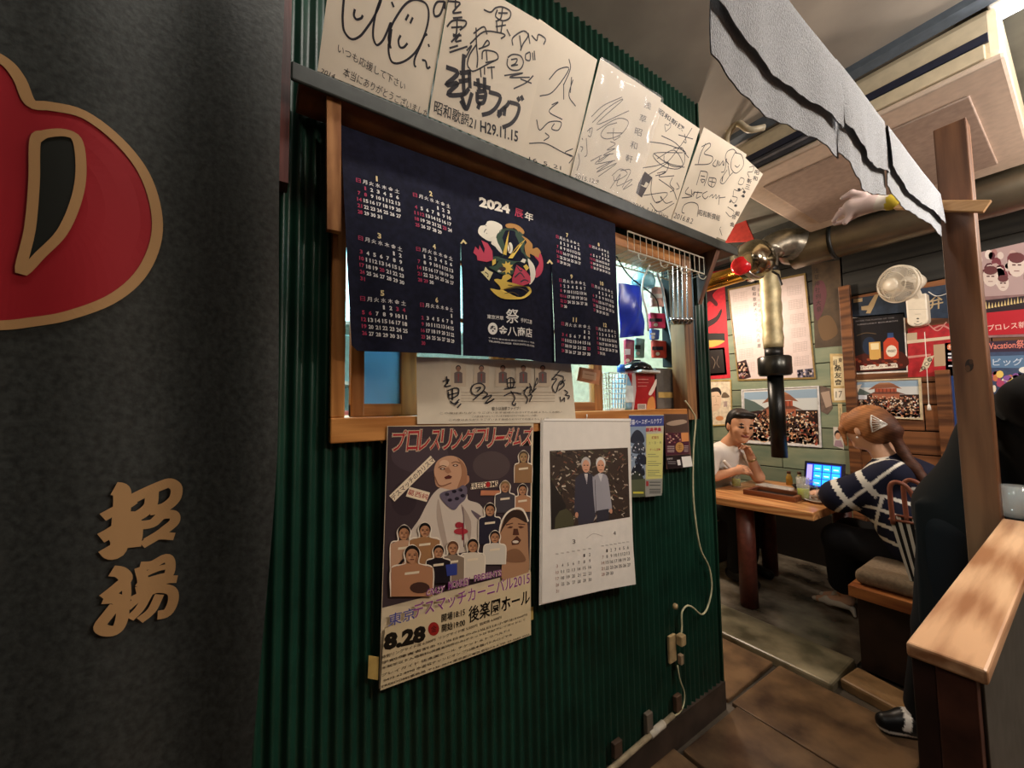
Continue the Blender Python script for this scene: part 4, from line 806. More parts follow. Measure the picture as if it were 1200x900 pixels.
for X0, X1, c1, c2, lab in ((301, 378, '5b554f', '3f3a36', 'grey brown carton standing right of the red can'), (380, 436, 'a8793f', '8a6030', 'tan cardboard box standing beside the window jamb')):
    a = WP(X0, 835, -.055); b = WP(X1, 835, -.055); tz2 = WP(X0, 645, -.055)[2]; yy1 = min(b[1], 1.70)
    t = empty('carton', (-.09, (a[1] + yy1) / 2, SZ), lab, 'box', 'cartons on the sill'); G().box((-.14, a[1] + .001, SZ), (-.055, yy1, tz2)).obj('body', mat('carton_' + c1, c1, .7, var=.08), t, bev=.003)
    G().box((-.139, a[1] + .003, tz2), (-.056, (a[1] + yy1) / 2 - .001, tz2 + .003)).obj('flap', mat('carton_' + c2, c2, .7), t); G().box((-.139, (a[1] + yy1) / 2 + .001, tz2), (-.056, yy1 - .002, tz2 + .003)).obj('flap', mat('carton_' + c2, c2, .7), t)
    G().box((-.055, a[1] + .012, SZ + .05), (-.0538, yy1 - .012, SZ + .075)).obj('tape', M_tape, t)
# small orange notice on the sash
SF = Fr((XS + .003, 0, 0), (0, 1, 0), (0, 0, 1), (1, 0, 0))
t = sheet('small_notice', SF, [(679, 430), (704, 434), (702, 451), (676, 446)], mat('orange_paper', 'c98458', .6)); tag(t, 'small orange paper notice stuck on the glass above the wall calendar', 'notice'); I = Ink(SF); I.poly([(683, 434), (699, 437), (698, 446), (682, 443)], 'e2b48e'); I.line([(685, 438), (696, 440)], .002, 'a3542c', False); I.obj('notice_print', t)
# kitchen background: shelf with boxes, teal panel
t = empty('kitchen_shelf', (-1.5, .9, 1.0), 'steel kitchen shelving against the far kitchen wall', 'shelf')
for z_ in (1.15, 1.5, 1.85): G().box((-1.69, -.6, z_), (-1.35, 1.7, z_ + .02)).obj('shelf_board', M_steel, t)
for y in (-.6, .5, 1.68): G().box((-1.37, y, 0), (-1.35, y + .02, 2.1)).obj('post', M_steel, t)
rr = random.Random(11)
for i, y in enumerate((-.4, 0.0, .35, .62, .9, 1.15, 1.38)):
    w_ = .1 + rr.random() * .1; z_ = (1.17, 1.52)[i % 2]; h_ = .12 + rr.random() * .12
    o = G().box((-1.62, y, z_), (-1.42, y + w_, z_ + h_)).obj('storage_box', mat('kbox%d' % i, rr.choice(['b8a888', 'a84a40', '507a9c', 'c9c9bd']), .5), None, bev=.005); tag(o, '%s storage box on the kitchen shelving, %s' % (['small', 'tall', 'square', 'low', 'narrow', 'wide', 'plain'][i], ['first from the left', 'second from the left', 'third from the left', 'middle of the row', 'fifth from the left', 'sixth from the left', 'last on the right'][i]), 'box', 'boxes on the kitchen shelving')
# ------------------------------------------------------------------ cord, outlet, conduit, base blocks
CF_ = lambda px, py, x=.022: P(px, py, 0, x)
t = tag(G().tube(crom([CF_(803, 470, .03), CF_(811, 482), CF_(815, 492), CF_(813, 520), CF_(812, 545), CF_(813, 590), CF_(820, 640), CF_(831, 665), CF_(834, 690), CF_(829, 712), CF_(822, 720), CF_(812, 712), CF_(805, 710), CF_(799, 718), CF_(799, 735), CF_(798, 745)], 6), .0038, 8).obj('extension_cable', mat('ivory_cable', 'cfc7a0', .4), None, True), 'ivory power cord running from the window down the green wall to a socket', 'cord')
t = empty('wall_socket', CF_(792, 770, 0.0), 'small ivory wall socket with a plug at the end of the cord', 'socket')
q = CF_(790, 762); M_iv = mat('yellowed_ivory', 'b59a70', .4, var=.1); G().box((0.006, q[1] - .022, q[2] - .05), (.018, q[1] + .022, q[2] + .055)).obj('cover_plate', M_iv, t, bev=.003)
q = CF_(796, 748); G().box((.018, q[1] - .018, q[2] - .02), (.045, q[1] + .014, q[2] + .02)).obj('plug', M_iv, t, bev=.004); q2 = CF_(797, 768); G().box((.018, q[1] - .012, q2[2] - .03), (.035, q[1] + .008, q2[2] + .008)).obj('plug', mat('beige_plug', '9c8468', .5), t, bev=.003)
q = CF_(790, 710); G().lathe(q, [(.001, 0), (.012, 0), (.012, .01), (.001, .014)], 10, (1, 0, 0)).obj('cord_clip', M_iv, t, True)
tag(G().tube(crom([CF_(794, 780), CF_(797, 797), CF_(802, 812), CF_(801, 826), CF_(796, 835), CF_(788, 840)], 5), .0032, 6).obj('lower_cord', mat('ivory_cable', ''), None, True), 'short ivory cord dropping from the socket to the floor conduit', 'cord')
a = P(789, 838, 0, .03); b = P(719, 899, 0, .03); d_ = b - a
t = empty('cable_conduit', (b + a) / 2, 'pale cable conduit running along the foot of the green wall', 'conduit')
G().tube([a, a + d_ * 3.2], .010, 8).obj('pipe', mat('pale_conduit', 'a39478', .4, var=.1), t, True); G().tube([a + d_ * .18, a + d_ * .42], .0135, 8).obj('coupling', mat('white_conduit', 'c9c0ae', .35), t, True)
for i, (X, Y, w_, h_, lab) in enumerate(((758, 848, .035, .09, 'upright pale batten offcut against the base of the green wall'), (721, 875, .04, .05, 'low brown wood block leaning at the base of the green wall'), (792, 822, .035, .06, 'brown wood block at the wall foot below the socket'))):
    q = P(X, Y, 0, .014); tag(G().box((.012, q[1] - w_ / 2, max(0.0, q[2] - h_ / 2)), (.03, q[1] + w_ / 2, q[2] + h_ / 2)).obj('wood_block', mat('offcut%d' % i, ('6c6052', '4f3c2e', '57402f')[i], .6), None, bev=.003), lab, 'block')
# ------------------------------------------------------------------ partition, post, slat, towels, glove
ZB = 0.98
b0 = P(1061, 752, 2, ZB); b1 = P(1159, 783, 2, ZB); b2 = P(1173, 607, 2, ZB)
bx0, bx1, by0, by1 = b0[0], b1[0], b0[1], b2[1]
t = empty('low_partition', ((bx0 + bx1) / 2, (by0 + by1) / 2, 0), 'low dark wooden partition capped with a worn light plank, nearest on the right', 'partition')
M_cap = wood('worn_cap_wood', 'a06c48', 'dfb086', 1, .32, .35, .05, 7)
G().box((bx0, by0, ZB - .022), (bx1, by1, ZB)).obj('cap_plank', M_cap, t, bev=.004)
G().box((bx0 + .004, by0 + .006, 0), (bx0 + .03, by1, ZB - .022)).obj('side_panel', mat('dark_red_brown_panel', '2f1a14', .5, var=.15, scale=20), t, bev=.002)
G().box((bx0 + .03, by0 + .004, 0), (bx1 - .012, by0 + .03, ZB - .022)).obj('end_panel', mat('dark_red_brown_end', '4a291e', .5, var=.18, scale=20), t, bev=.002)
G().box((bx1 - .03, by0 + .03, 0), (bx1 - .008, by1, ZB - .022)).obj('side_panel', mat('grey_laminate_panel', '4c4a44', .45, var=.1), t, bev=.002)
px0 = P(1093, 152, 1, 2.012)[0]; px1 = P(1169, 600, 1, 2.012)[0]; pz = P(1110, 146, 1, 2.012)[2]
post = G().box((px0, 2.012, 0), (px0 + .078, 2.09, pz)).obj('square_post', wood('brown_post_wood', '57351f', '80573a', 2, .5, .35, 0, 6), None, bev=.003)
tag(post, 'square brown timber post with open top, standing at the far end of the low partition', 'post')
pf = Fr((0, 2.0115, 0), (1, 0, 0), (0, 0, 1), (0, -1, 0)); I = Ink(pf, .0003); I.ell(1136, 428, 5, 7, '2c1a10'); I.ell(1134, 432, 3, 4, '5a3a22'); I.ell(1138, 424, 2.5, 3, '4a2c18', up=False); I.obj('knot', post, .6)
a = P(1048, 241, 1, 2.0); b = P(1163, 241, 1, 2.0)
t = G().prism([(a[0], 1.985, a[2] - .016), (b[0] - .02, 1.985, b[2] - .016), (b[0], 1.985, b[2] + .016), (a[0], 1.985, a[2] + .016)], (0, .022, 0)).obj('cross_board', wood('pale_slat_wood', '9c7346', 'c79d6b', 0, .5, .3, 0), None, bev=.002)
tag(t, 'pale wooden slat nailed across the brown post, end cut at a slant', 'slat')
TX, TZ = 0.748, P(1098, 226, 1, 1.985)[2]
TZ = P(1098, 226, 0, TX)[2]
tag(G().tube([(TX, .3, TZ - .007), (TX, 1.985, TZ - .007)], .004, 10).obj('hanging_rail', mat('dark_rail', '4a3a2e', .5), None, True), 'thin rail carrying the three white towels', 'rail')
M_tow = mat('white_terry_towel', 'b3b7bc', .95, var=.06, scale=260, bump=.9, spec=.1); M_tow2 = M_tow
def towel(y0, y1, near, far, lab, seed):
    rr = random.Random(seed); ph = rr.random() * 6; ny, nt = 44, 26; g = G()
    L = near + far
    for s in (0, 1):
        for i in range(ny + 1):
            for j in range(nt + 1):
                u = i / ny; t_ = j / nt; y = y0 + (y1 - y0) * u; l = -near + (near + far) * t_
                hang = abs(l); sg = 1 if l < 0 else -1
                skew = .35 * (y1 - y0) * (1 - u) * hang / max(near, far)
                x = TX + sg * min(hang, .004) + sg * hang * .003 + .008 * math.sin(u * 6 + ph + hang * 5) * min(1, hang * 9) + .0015 * math.sin(u * 23 + ph * 2)* min(1, hang * 6)
                z = TZ - max(0, hang - .005) * (1 + .07 * math.sin(u * 5 + ph)) + .0015 * math.sin(u * 60) * (hang > .9 * (near if l < 0 else far))
                x += (0.0018 if s else 0) * sg; z += 0.0018 if s and hang < .02 else 0
                g.v.append((x, y + .012 * math.sin(hang * 18 + ph) * (1 if u in (0, 1) else 0), z))
    o_ = (ny + 1) * (nt + 1)
    for s in (0, 1):
        for i in range(ny):
            for j in range(nt):
                q = [s*o_ + i*(nt+1)+j, s*o_ + i*(nt+1)+j+1, s*o_ + (i+1)*(nt+1)+j+1, s*o_ + (i+1)*(nt+1)+j]; g.f.append(tuple(q if s == 0 else q[::-1]))
    o = g.obj('towel', M_tow, None, True); return tag(o, lab, 'towel', 'white towels on the rail')
ty = [P(930, 0, 2, TZ)[1], P(975, 62, 0, TX)[1], P(1033, 130, 0, TX)[1], P(1098, 226, 0, TX)[1]]
towel(.52, ty[1], .175, .24, 'white terry towel nearest the green wall cards, its near side widest in view', 1)
towel(ty[1] + .006, ty[2], .15, .215, 'white terry towel in the middle of the rail between two others', 2)
towel(ty[2] + .006, min(ty[3] + .03, 1.975), .12, .165, 'white terry towel at the post end of the rail', 3)
# ------------------------------------------------------------------ implicit surfaces for bodies and soft things
def sdf(prims, res, pad=0.03):
    """prims: ('cap', a, b, ra, rb, label, k) or ('ell', c, (rx,ry,rz), R3x3 or None, label, k) -> verts, quads, label per vert, t per vert"""
    pts = []
    for p in prims:
        if p[0] == 'cap': r = max(p[3], p[4]); pts += [np.array(p[1]) - r, np.array(p[1]) + r, np.array(p[2]) - r, np.array(p[2]) + r]
        else: r = max(p[2]); pts += [np.array(p[1]) - r, np.array(p[1]) + r]
    lo = np.min(pts, 0) - pad; hi = np.max(pts, 0) + pad; n = np.ceil((hi - lo) / res).astype(int) + 1
    Fd = np.full(n, 0.2, np.float32); Lb = np.zeros(n, np.int16); best = np.full(n, 1e3, np.float32); T = np.zeros(n, np.float32)
    ax = [lo[i] + res * np.arange(n[i]) for i in range(3)]
    for p in prims:
        k = p[6] if p[0] == 'cap' else p[5]; m = 0.045 + k
        if p[0] == 'cap': r = max(p[3], p[4]) + m; a, b = np.minimum(p[1], p[2]) - r, np.maximum(p[1], p[2]) + r
        else: r = max(p[2]) + m; a, b = np.array(p[1]) - r, np.array(p[1]) + r
        i0 = np.clip(((a - lo) / res).astype(int), 0, n - 1); i1 = np.clip(((b - lo) / res).astype(int) + 1, 1, n)
        sl = tuple(slice(i0[i], i1[i]) for i in range(3))
        X, Y, Z = np.meshgrid(*[ax[i][sl[i]] for i in range(3)], indexing='ij')
        if p[0] == 'cap':
            A, B = np.array(p[1], float), np.array(p[2], float); d = B - A; dd = d @ d + 1e-12
            t = np.clip(((X - A[0]) * d[0] + (Y - A[1]) * d[1] + (Z - A[2]) * d[2]) / dd, 0, 1)
            D = np.sqrt((X - A[0] - t * d[0]) ** 2 + (Y - A[1] - t * d[1]) ** 2 + (Z - A[2] - t * d[2]) ** 2) - (p[3] + (p[4] - p[3]) * t); lab = p[5]
        else:
            q = np.stack([X - p[1][0], Y - p[1][1], Z - p[1][2]], -1)
            if p[3] is not None: q = q @ np.array(p[3]).T
            rr_ = np.array(p[2]); k0 = np.linalg.norm(q / rr_, axis=-1); k1 = np.linalg.norm(q / rr_ ** 2, axis=-1) + 1e-9
            D = k0 * (k0 - 1) / k1; t = np.zeros_like(D); lab = p[4]
        D = D.astype(np.float32); f = Fd[sl]; h = np.clip(0.5 + 0.5 * (f - D) / k, 0, 1); Fd[sl] = f * (1 - h) + D * h - k * h * (1 - h)
        bs_ = best[sl]; w = D < bs_; bs_[w] = D[w]; Lb[sl][w] = lab; T[sl][w] = t[w]
    return nets(Fd, Lb, T, lo, res)
def nets(Fd, Lb, T, lo, res):
    s = Fd < 0; n = Fd.shape; c = tuple(k - 1 for k in n)
    cnt = np.zeros(c, np.int16); acc = np.zeros(c + (3,), np.float32)
    cs = [(i, j, k) for i in (0, 1) for j in (0, 1) for k in (0, 1)]
    def vw(a, o): return a[o[0]:o[0] + c[0], o[1]:o[1] + c[1], o[2]:o[2] + c[2]]
    for o in cs:
        for d in range(3):
            if o[d] == 0:
                o2 = list(o); o2[d] = 1; a, b = vw(Fd, o), vw(Fd, o2); x = vw(s, o) != vw(s, o2)
                t = np.where(x, a / np.where(x, a - b, 1), 0)
                for e in range(3): acc[..., e] += np.where(x, (o[e] + (t if e == d else 0)), 0)
                cnt += x
    ok = cnt > 0; idx = np.full(c, -1, np.int32); w = np.argwhere(ok); idx[ok] = np.arange(len(w))
    V = lo + res * (w + acc[ok] / cnt[ok][:, None]); fs = []
    for d in range(3):
        a_, b_ = (d + 1) % 3, (d + 2) % 3; sl1 = [slice(1, n[e] - 1) for e in range(3)]; sl2 = list(sl1)
        sl1[d] = slice(0, n[d] - 1); sl2[d] = slice(1, n[d]); A, B = s[tuple(sl1)], s[tuple(sl2)]; e_ = np.argwhere(A != B)
        if len(e_) == 0: continue
        off = np.ones(3, int); off[d] = 0; base = e_ + off; sg = A[tuple(e_.T)]
        def g(da, db): q = base.copy(); q[:, a_] -= da; q[:, b_] -= db; return idx[tuple(q.T)]
        Q = np.stack([g(1, 1), g(0, 1), g(0, 0), g(1, 0)], 1); Q[~sg] = Q[~sg][:, ::-1]; fs.append(Q)
    Q = np.concatenate(fs); ii = np.clip(np.round((V - lo) / res).astype(int), 0, np.array(n) - 1).T
    return V, Q, Lb[tuple(ii)], T[tuple(ii)]
def soft(name, prims, res, cols, rough=0.6, parent=None, fn=None):
    V, Q, Lb, T = sdf(prims, res)
    if fn is not None: C_ = fn(V, Lb, T)
    else: C_ = np.array([lin(c) for c in cols])[Lb]
    o = mesh(name, V, Q.tolist(), vmat('soft_%s_%d' % (name.split('_')[0], int(rough * 100)), rough, 0.3), parent, True, None)
    at = o.data.attributes.new('ink', 'FLOAT_COLOR', 'POINT'); at.data.foreach_set('color', np.concatenate([C_, np.ones((len(C_), 1))], 1).astype(np.float32).ravel())
    return o
# work glove on the slat's left end
YG = 1.993
def gp(x, y, dy=0.0): q = P(x, y, 1, YG); q[1] += dy; return q
pr = [('cap', gp(1043, 237), gp(1022, 239), .026, .026, 0, .01), ('cap', gp(1022, 239), gp(1000, 243), .030, .036, 1, .015), ('cap', gp(1012, 232), gp(1000, 247), .02, .022, 1, .015),
      ('cap', gp(1000, 248), gp(984, 250), .013, .011, 1, .008), ('cap', gp(984, 250), gp(977, 259), .011, .008, 1, .006), ('cap', gp(1000, 252, .01), gp(990, 258, .01), .012, .010, 1, .008), ('cap', gp(990, 258, .01), gp(977, 262, .01), .010, .007, 1, .006),
      ('cap', gp(1000, 250, -.015), gp(992, 262, -.015), .012, .009, 1, .008), ('cap', gp(1002, 240, .02), gp(983, 244, .02), .012, .008, 1, .008), ('cap', gp(1012, 230, -.01), gp(1000, 228, -.02), .014, .012, 1, .01), ('cap', gp(1000, 228, -.02), gp(990, 234, -.025), .012, .009, 1, .008), ('cap', gp(1045, 237), gp(1043.5, 237), .0275, .0275, 2, .004)]
gl = soft('work_glove', pr, .0035, ['ddd3c8', 'd9c2bd', 'c9b13a'], .9); tag(gl, 'white cotton work glove with a yellow cuff edge pushed over the slat end', 'glove')
# ------------------------------------------------------------------ air conditioner, ceiling lamp, pipes, duct
AX0, AX1, AY0, AY1, AZ0, AZ1 = -0.07, 0.90, 2.24, 3.36, 2.60, 2.83
M_ac = mat('yellowed_ac_plastic', 'cfc1a5', .4, var=.03); M_acp = mat('pinkish_ac_panel', 'd3bfad', .45, var=.03)
t = empty('air_conditioner', ((AX0 + AX1) / 2, (AY0 + AY1) / 2, AZ0), 'large cream ceiling-hung air conditioner above the dining table', 'air conditioner')
G().box((AX0, AY0 + .01, AZ0 + .02), (AX1, AY1, AZ1)).obj('casing', M_ac, t, bev=.03)
zt1, zt2 = P(1075.8, 81.7, 1, AY0)[2], P(1078, 89, 1, AY0)[2]; zl = P(1036, 134, 1, AY0)[2]
G().box((AX0 + .02, AY0 - .004, zt2 + .002), (AX1 - .03, AY0 + .012, zt1 + .006)).obj('air_slot', mat('blue_black_slot', '262a3c', .3), t, bev=.002)
G().box((AX0 + .05, AY0 - .006, AZ0 + .035), (0.52, AY0 + .012, zt2 - .004)).obj('outlet_grille', mat('dark_slot2', '3c3e46', .3), t, bev=.002)
G().box((AX0 + .07, AY0 - .012, AZ0 + .055), (0.48, AY0 - .005, zt2 - .02)).obj('flap', mat('grey_flap', '77757a', .35), t, bev=.002)
G().box((0.53, AY0 - .006, AZ0 + .03), (AX1 - .04, AY0 + .012, zt2 - .003)).obj('front_cover', M_ac, t, bev=.004)
G().box((AX0 - .005, AY0 - .002, AZ0), (AX1 + .005, AY1 + .004, AZ0 + .028)).obj('lower_panel', M_acp, t, bev=.012)
G().box((AX0 + .10, AY0 + .16, AZ0 - .008), (AX1 - .10, AY1 - .14, AZ0 + .004)).obj('intake_panel', mat('brownish_intake', 'a99486', .5, var=.05), t, bev=.004)
y = .5
zl_ = 2.79; a = P(1150, 30, 2, zl_); 
t = empty('fluorescent_lamp', (1.6, a[1], 2.8), 'glaring white fluorescent ceiling lamp beside the air conditioner', 'lamp')
G().box((a[0] + .02, a[1] - .05, 2.815), (2.2, a[1] + .05, ZC)).obj('housing', M_white, t, bev=.006)
G().tube([(a[0] + .04, a[1], 2.79), (2.18, a[1], 2.79)], .016, 12).obj('tube', mat('glowing_tube', 'ffffff', .4, emit='f2f7ff', es=9.0), t, True)
for x in (a[0] + .03, 2.19): G().box((x - .012, a[1] - .02, 2.77), (x + .012, a[1] + .02, 2.82)).obj('end_cap', M_white, t, bev=.003)
q0, q1, q2 = P(852, 162, 1, 2.1), P(864, 145, 1, 2.1), P(878, 152, 1, 2.1)
tag(G().tube(crom([q0 - (0, 0, .12), q0, q1, q2, q2 + (.05, .05, 0)], 6), .016, 12).obj('bent_pipe', mat('cream_pvc', 'b6aa90', .4), None, True), 'cream bent pipe under the ceiling behind the signed cards', 'pipe')
q0, q1 = P(824, 130, 1, 1.95), P(852, 152, 1, 2.12)
tag(G().tube([q0, q1], .013, 8).obj('straight_pipe', mat('cream_pvc', ''), None, True), 'straight cream pipe at the top corner of the green wall', 'pipe')
# beams on the ceiling over the tables
for k, (y0, z0_, lab) in enumerate(((3.62, 2.70, 'dark beam crossing under the ceiling above the duct'),)):
    struct(G().box((-2.7, y0, z0_), (3.2, y0 + .1, ZC)), 'trim_4', mat('dark_beam', '2b2c28', .5, var=.1))
# duct
YD, RD = 3.52, .125; zd = P(1000, 276, 1, YD)[2]
M_duct = mat('bronze_shiny_duct', '7a705f', .36, .85, var=.15, scale=4, bump=.3)
t = empty('exhaust_duct', (.8, YD, zd - RD), 'long bronze-coloured round exhaust duct running above the wall posters', 'duct')
q = P(930, 300, 1, YD); 
g = G(); N_ = 40; xs = np.linspace(q[0], 3.1, N_); g.lathe((0, YD, zd), [(RD + (.003 if i % 6 == 0 else 0), x) for i, x in enumerate(xs)], 28, (1, 0, 0)).obj('pipe', M_duct, t, True)
for px in (978, 1122): 
    qx = P(px, 280, 1, YD)[0]; G().lathe((0, YD, zd), [(RD + .001, qx - .012), (RD + .008, qx - .012), (RD + .008, qx + .012), (RD + .001, qx + .012)], 28, (1, 0, 0)).obj('duct_band', mat('black_band', '111210', .5), t, True)
YP = 3.28; qp = P(905, 380, 1, YP); xp = qp[0]
t = empty('table_exhaust', (xp, YP, P(908, 535, 1, YP)[2]), 'steel and black telescopic table exhaust pipe hanging over the table', 'exhaust pipe')
ze = [P(905, y, 1, YP)[2] for y in (322, 408, 418, 441, 535)]
px2m = abs(P(920, 380, 1, YP)[0] - P(890, 380, 1, YP)[0]) / 30
r1 = 13.5 * px2m * .86
M_al = mat('wrinkled_aluminium', 'b8ab86', .5, .45, var=.12, scale=14, bump=.6)
G().lathe((xp, YP, 0), [(r1 + .003 * math.sin(i * 1.9), ze[0] + .02 + (ze[1] - ze[0] - .02) * i / 16) for i in range(17)], 26).obj('foil_pipe', M_al, t, True)
G().lathe((xp, YP, 0), [(r1 * .9, ze[1]), (r1 * .9, ze[2] - .01)], 24).obj('collar', M_black, t, True)
r2 = 22 * px2m * .86
G().lathe((xp, YP, 0), [(r1 * .6, ze[2] + .005), (r2 * .9, ze[2]), (r2, ze[2] - .01), (r2, ze[3] + .02), (r2 * .9, ze[3] + .004), (r1 * .6, ze[3])], 30).obj('ring_housing', mat('dark_grey_metal', '3b3b38', .3, .8), t, True)
G().lathe((xp, YP, 0), [(10.5 * px2m * .86, ze[3] + .01), (10.5 * px2m * .86, ze[4]), (8.5 * px2m * .86, ze[4]), (8.5 * px2m * .86, ze[3] + .05)], 24).obj('lower_pipe', mat('black_pipe', '0d0e0e', .35, .3), t, True)
e0 = np.array((xp, YP, ze[0])); e1 = P(903, 300, 1, YP); e2 = P(925, 288, 1, 3.4); e3 = np.array((q[0] + .02, YD, zd))
G().lathe((xp, YP, 0), [(r1 * .92, ze[0] + .02), (r1 * .92, ze[0] + .06), (r1 * .5, ze[0] + .09)], 20).obj('black_sleeve', M_black, t, True)
G().tube(crom([e0 + (0, 0, .06), e1 + (0, 0, .05), e2 + (0, 0, .03), e3], 6), [r1 * .9] * 5 + [.10] * 8 + [.12] * 6, 20).obj('elbow', mat('dull_steel_elbow', '8d877a', .35, .8, var=.1), t, True)
c0 = P(885, 303, 1, 3.05); axd = np.array((-.6, -.5, -.35)); 
M_chr = mat('shiny_brassy_chrome', 'b5ab94', .16, 1.0, var=.05)
t = empty('duct_damper', c0, 'shiny round metal duct joint with an added red reflection disc beside the pipe elbow', 'duct joint')
rd_ = 27 * px2m * .9
G().lathe(c0, [(rd_ * .55, -.13), (rd_ * .95, -.10), (rd_, -.03), (rd_ * .97, .03), (rd_ * .85, .07), (rd_ * .6, .10), (.01, .11)], 30, (.75, -.1, .25)).obj('dome', M_chr, t, True)
G().lathe(c0, [(rd_ * 1.02, -.065), (rd_ * 1.06, -.055), (rd_ * 1.06, -.035), (rd_ * 1.02, -.025)], 30, (.75, -.1, .25)).obj('clamp_ring', M_steel, t, True)
qq = P(869, 311, 1, 2.93); G().lathe(qq, [(.001, -.02), (.055, -.015), (.07, 0), (.058, .02), (.001, .03)], 20, (.3, -.9, -.1)).obj('red_reflection_disc', mat('glossy_red', 'd8242a', .2), t, True)  # added red disc standing in for a red reflection on the shiny metal
G().tube([P(905, 318, 1, 3.1), P(912, 322, 1, 3.1), P(916, 334, 1, 3.1)], .008, 8).obj('lever', M_black, t)
G().tube(crom([P(868, 290, 1, 3.1), P(876, 284, 1, 3.1), P(886, 288, 1, 3.1), P(889, 296, 1, 3.1)], 5), .004, 6).obj('wire_loop', M_steel, t)
# second tube going left from the joint
q0 = P(874, 318, 1, 3.3); tag(G().tube([q0, q0 + np.array((-1.2, .05, -.02))], .07, 16).obj('brass_tube', mat('brass_tube', 'c79a4a', .2, 1., var=.1, scale=6), None, True), 'brassy tube running left from the metal duct joint', 'pipe')
# red hanging sign near the ceiling
rs = Fr((0, 3.3, 0), (1, 0, 0), (0, 0, 1), (0, -1, 0))
t = sheet('ceiling_sign', rs, [(858, 258), (872, 254), (884, 282), (850, 284)], mat('red_sign_plate', '9c3028', .5), .02); tag(t, 'small red sign board near the ceiling behind the end of the card shelf', 'sign')
# ------------------------------------------------------------------ posters on the back wall
M_pp = mat('white_photo_paper', 'd9d6d2', .35, var=.01)
def bposter(name, quad, m, label, cat, group=None, fcol=None, fw=.012, th=.006, fr=BACK):
    t = sheet(name, fr, quad, m, th); tag(t, label, cat, group)
    if fcol: frame_bars('frame', fr, quad, fw, .008, mat('fr_' + fcol, fcol, .4), t)
    return t, Ink(fr, .0004)
def crowd(I, q, seed, tint=0):
    """temple gate over a dense crowd, inside quad TL TR BR BL"""
    a, b, c, d = (np.array(p, float) for p in q); I.m = lambda x, y: I.fr.uv(*((a * (1-x) + b * x) * (1-y) + (d * (1-x) + c * x) * y)); rr = random.Random(seed)
    I.rect(0, 0, 1, 1, '33241f'); I.rect(0, 0, 1, .16, '93acc2'); I.rect(0, .16, 1, .38, 'ccd2d2'); I.poly([(.0, .12), (.14, .2), (.3, .36), (0, .42)], '5a6a66')
    I.poly([(.24, .24), (.36, .08), (.62, .08), (.74, .22), (.62, .19), (.36, .2)], '8c5a44'); I.poly([(.36, .08), (.42, .03), (.56, .03), (.62, .08)], 'a77a5c'); I.rect(.34, .2, .66, .34, 'a8553f'); I.poly([(.22, .40), (.33, .30), (.67, .30), (.80, .38), (.66, .36), (.36, .36)], '6d473c'); I.rect(.3, .36, .7, .5, 'a8654c')
    for k in range(6): I.rect(.34 + k * .055, .21, .355 + k * .055, .33, '6a3228', up=False)
    cs = ['e7c9a6', 'f0dcc2', '2a1c1a', '1d1719', 'c88f6a', 'b05a48', 'efe6dc', '8a5a46', '3a2c3c', 'd9a884']
    for k in range(560):
        y = .42 + .57 * (k / 560.); x = rr.uniform(.02, .975); r = .010 + .026 * (y - .4); y = min(.985, y + rr.uniform(-.02, .02))
        I.ell(x, y, r * rr.uniform(.7, 1.4), r * 1.5 * rr.uniform(.7, 1.3), rr.choice(cs), 5, up=(k % 80 == 0))
t, I = bposter('festival_photo', [(869, 456.5), (960, 452), (963.3, 524.5), (871, 519)], M_pp, 'large framed festival crowd photo with white frame behind the black exhaust pipe', 'framed photo', fcol='cfcfd0')
crowd(I, [(872, 460), (957.5, 455.5), (960, 521), (873.5, 515.5)], 2); I.obj('crowd_print', t, .3)
t, I = bposter('festival_photo', [(995, 446), (1079.5, 442.8), (1082, 492), (997, 488)], M_pp, 'smaller framed festival crowd photo with cream frame, right of the number plaque', 'framed photo', fcol='cdbf9d')
crowd(I, [(997.5, 448.5), (1077.5, 445.5), (1079.5, 489.5), (999, 486)], 5); I.m = BACK.uv; I.rect(1006, 463, 1016, 468, 'dfe3ea'); I.poly([(1003, 452), (1010, 450), (1004, 463), (999, 461)], 'e8dccb'); I.obj('crowd_print', t, .3)
# whisky poster
t, I = bposter('drink_poster', [(994.7, 371.5), (1060, 366), (1064, 436), (1000, 438.7)], mat('poster_white_edge', 'e2ddd6', .4), 'black drinks poster with a bottle and iced glass, under the wall fan', 'poster')
I.zoom(960, 260, 3.75); I.poly([(137, 424), (369, 404), (384, 653), (156, 664)], '15141b'); I.poly([(150, 600), (220, 575), (360, 570), (380, 640), (158, 655)], '4a1c16', True)
I.ell(220, 545, 30, 40, '1c2c44', 16); I.poly([(218, 530), (268, 526), (272, 604), (222, 606)], 'd2a65c'); I.poly([(225, 535), (262, 532), (262, 560), (228, 562)], 'ecdcae'); I.poly([(300, 488), (326, 487), (328, 510), (300, 512)], '2f4a78'); I.poly([(300, 510), (328, 508), (348, 530), (350, 600), (285, 604), (282, 530)], 'c2452c'); I.ell(318, 568, 24, 26, 'e6dcc8', 16)
I.text('WHISKEY', (300, 574), (337, 572), (300, 563), '3a2a28', .02); I.poly([(180, 632), (343, 620), (346, 640), (182, 652)], 'e6dccc'); I.text('ハイボール 480円', (188, 646), (338, 636), (188, 636), '5a3a34', .01)
I.text('SAVOR THE FLAVOR OF TIME', (160, 440), (330, 424), (160, 434), '8d8a92'); I.line([(165, 500), (205, 488), (250, 492)], .004, '6d5a42'); I.text('KENTUCKY BOURBON', (168, 455), (345, 437), (168, 450), 'a8a4a8')
for i in range(16): I.ell(165 + i * 13, 605 + (i % 4) * 8, 9, 6, ('7a2a1e', '95452c', '5a1a18')[i % 3], 7, up=False)
I.obj('poster_print', t, .35)
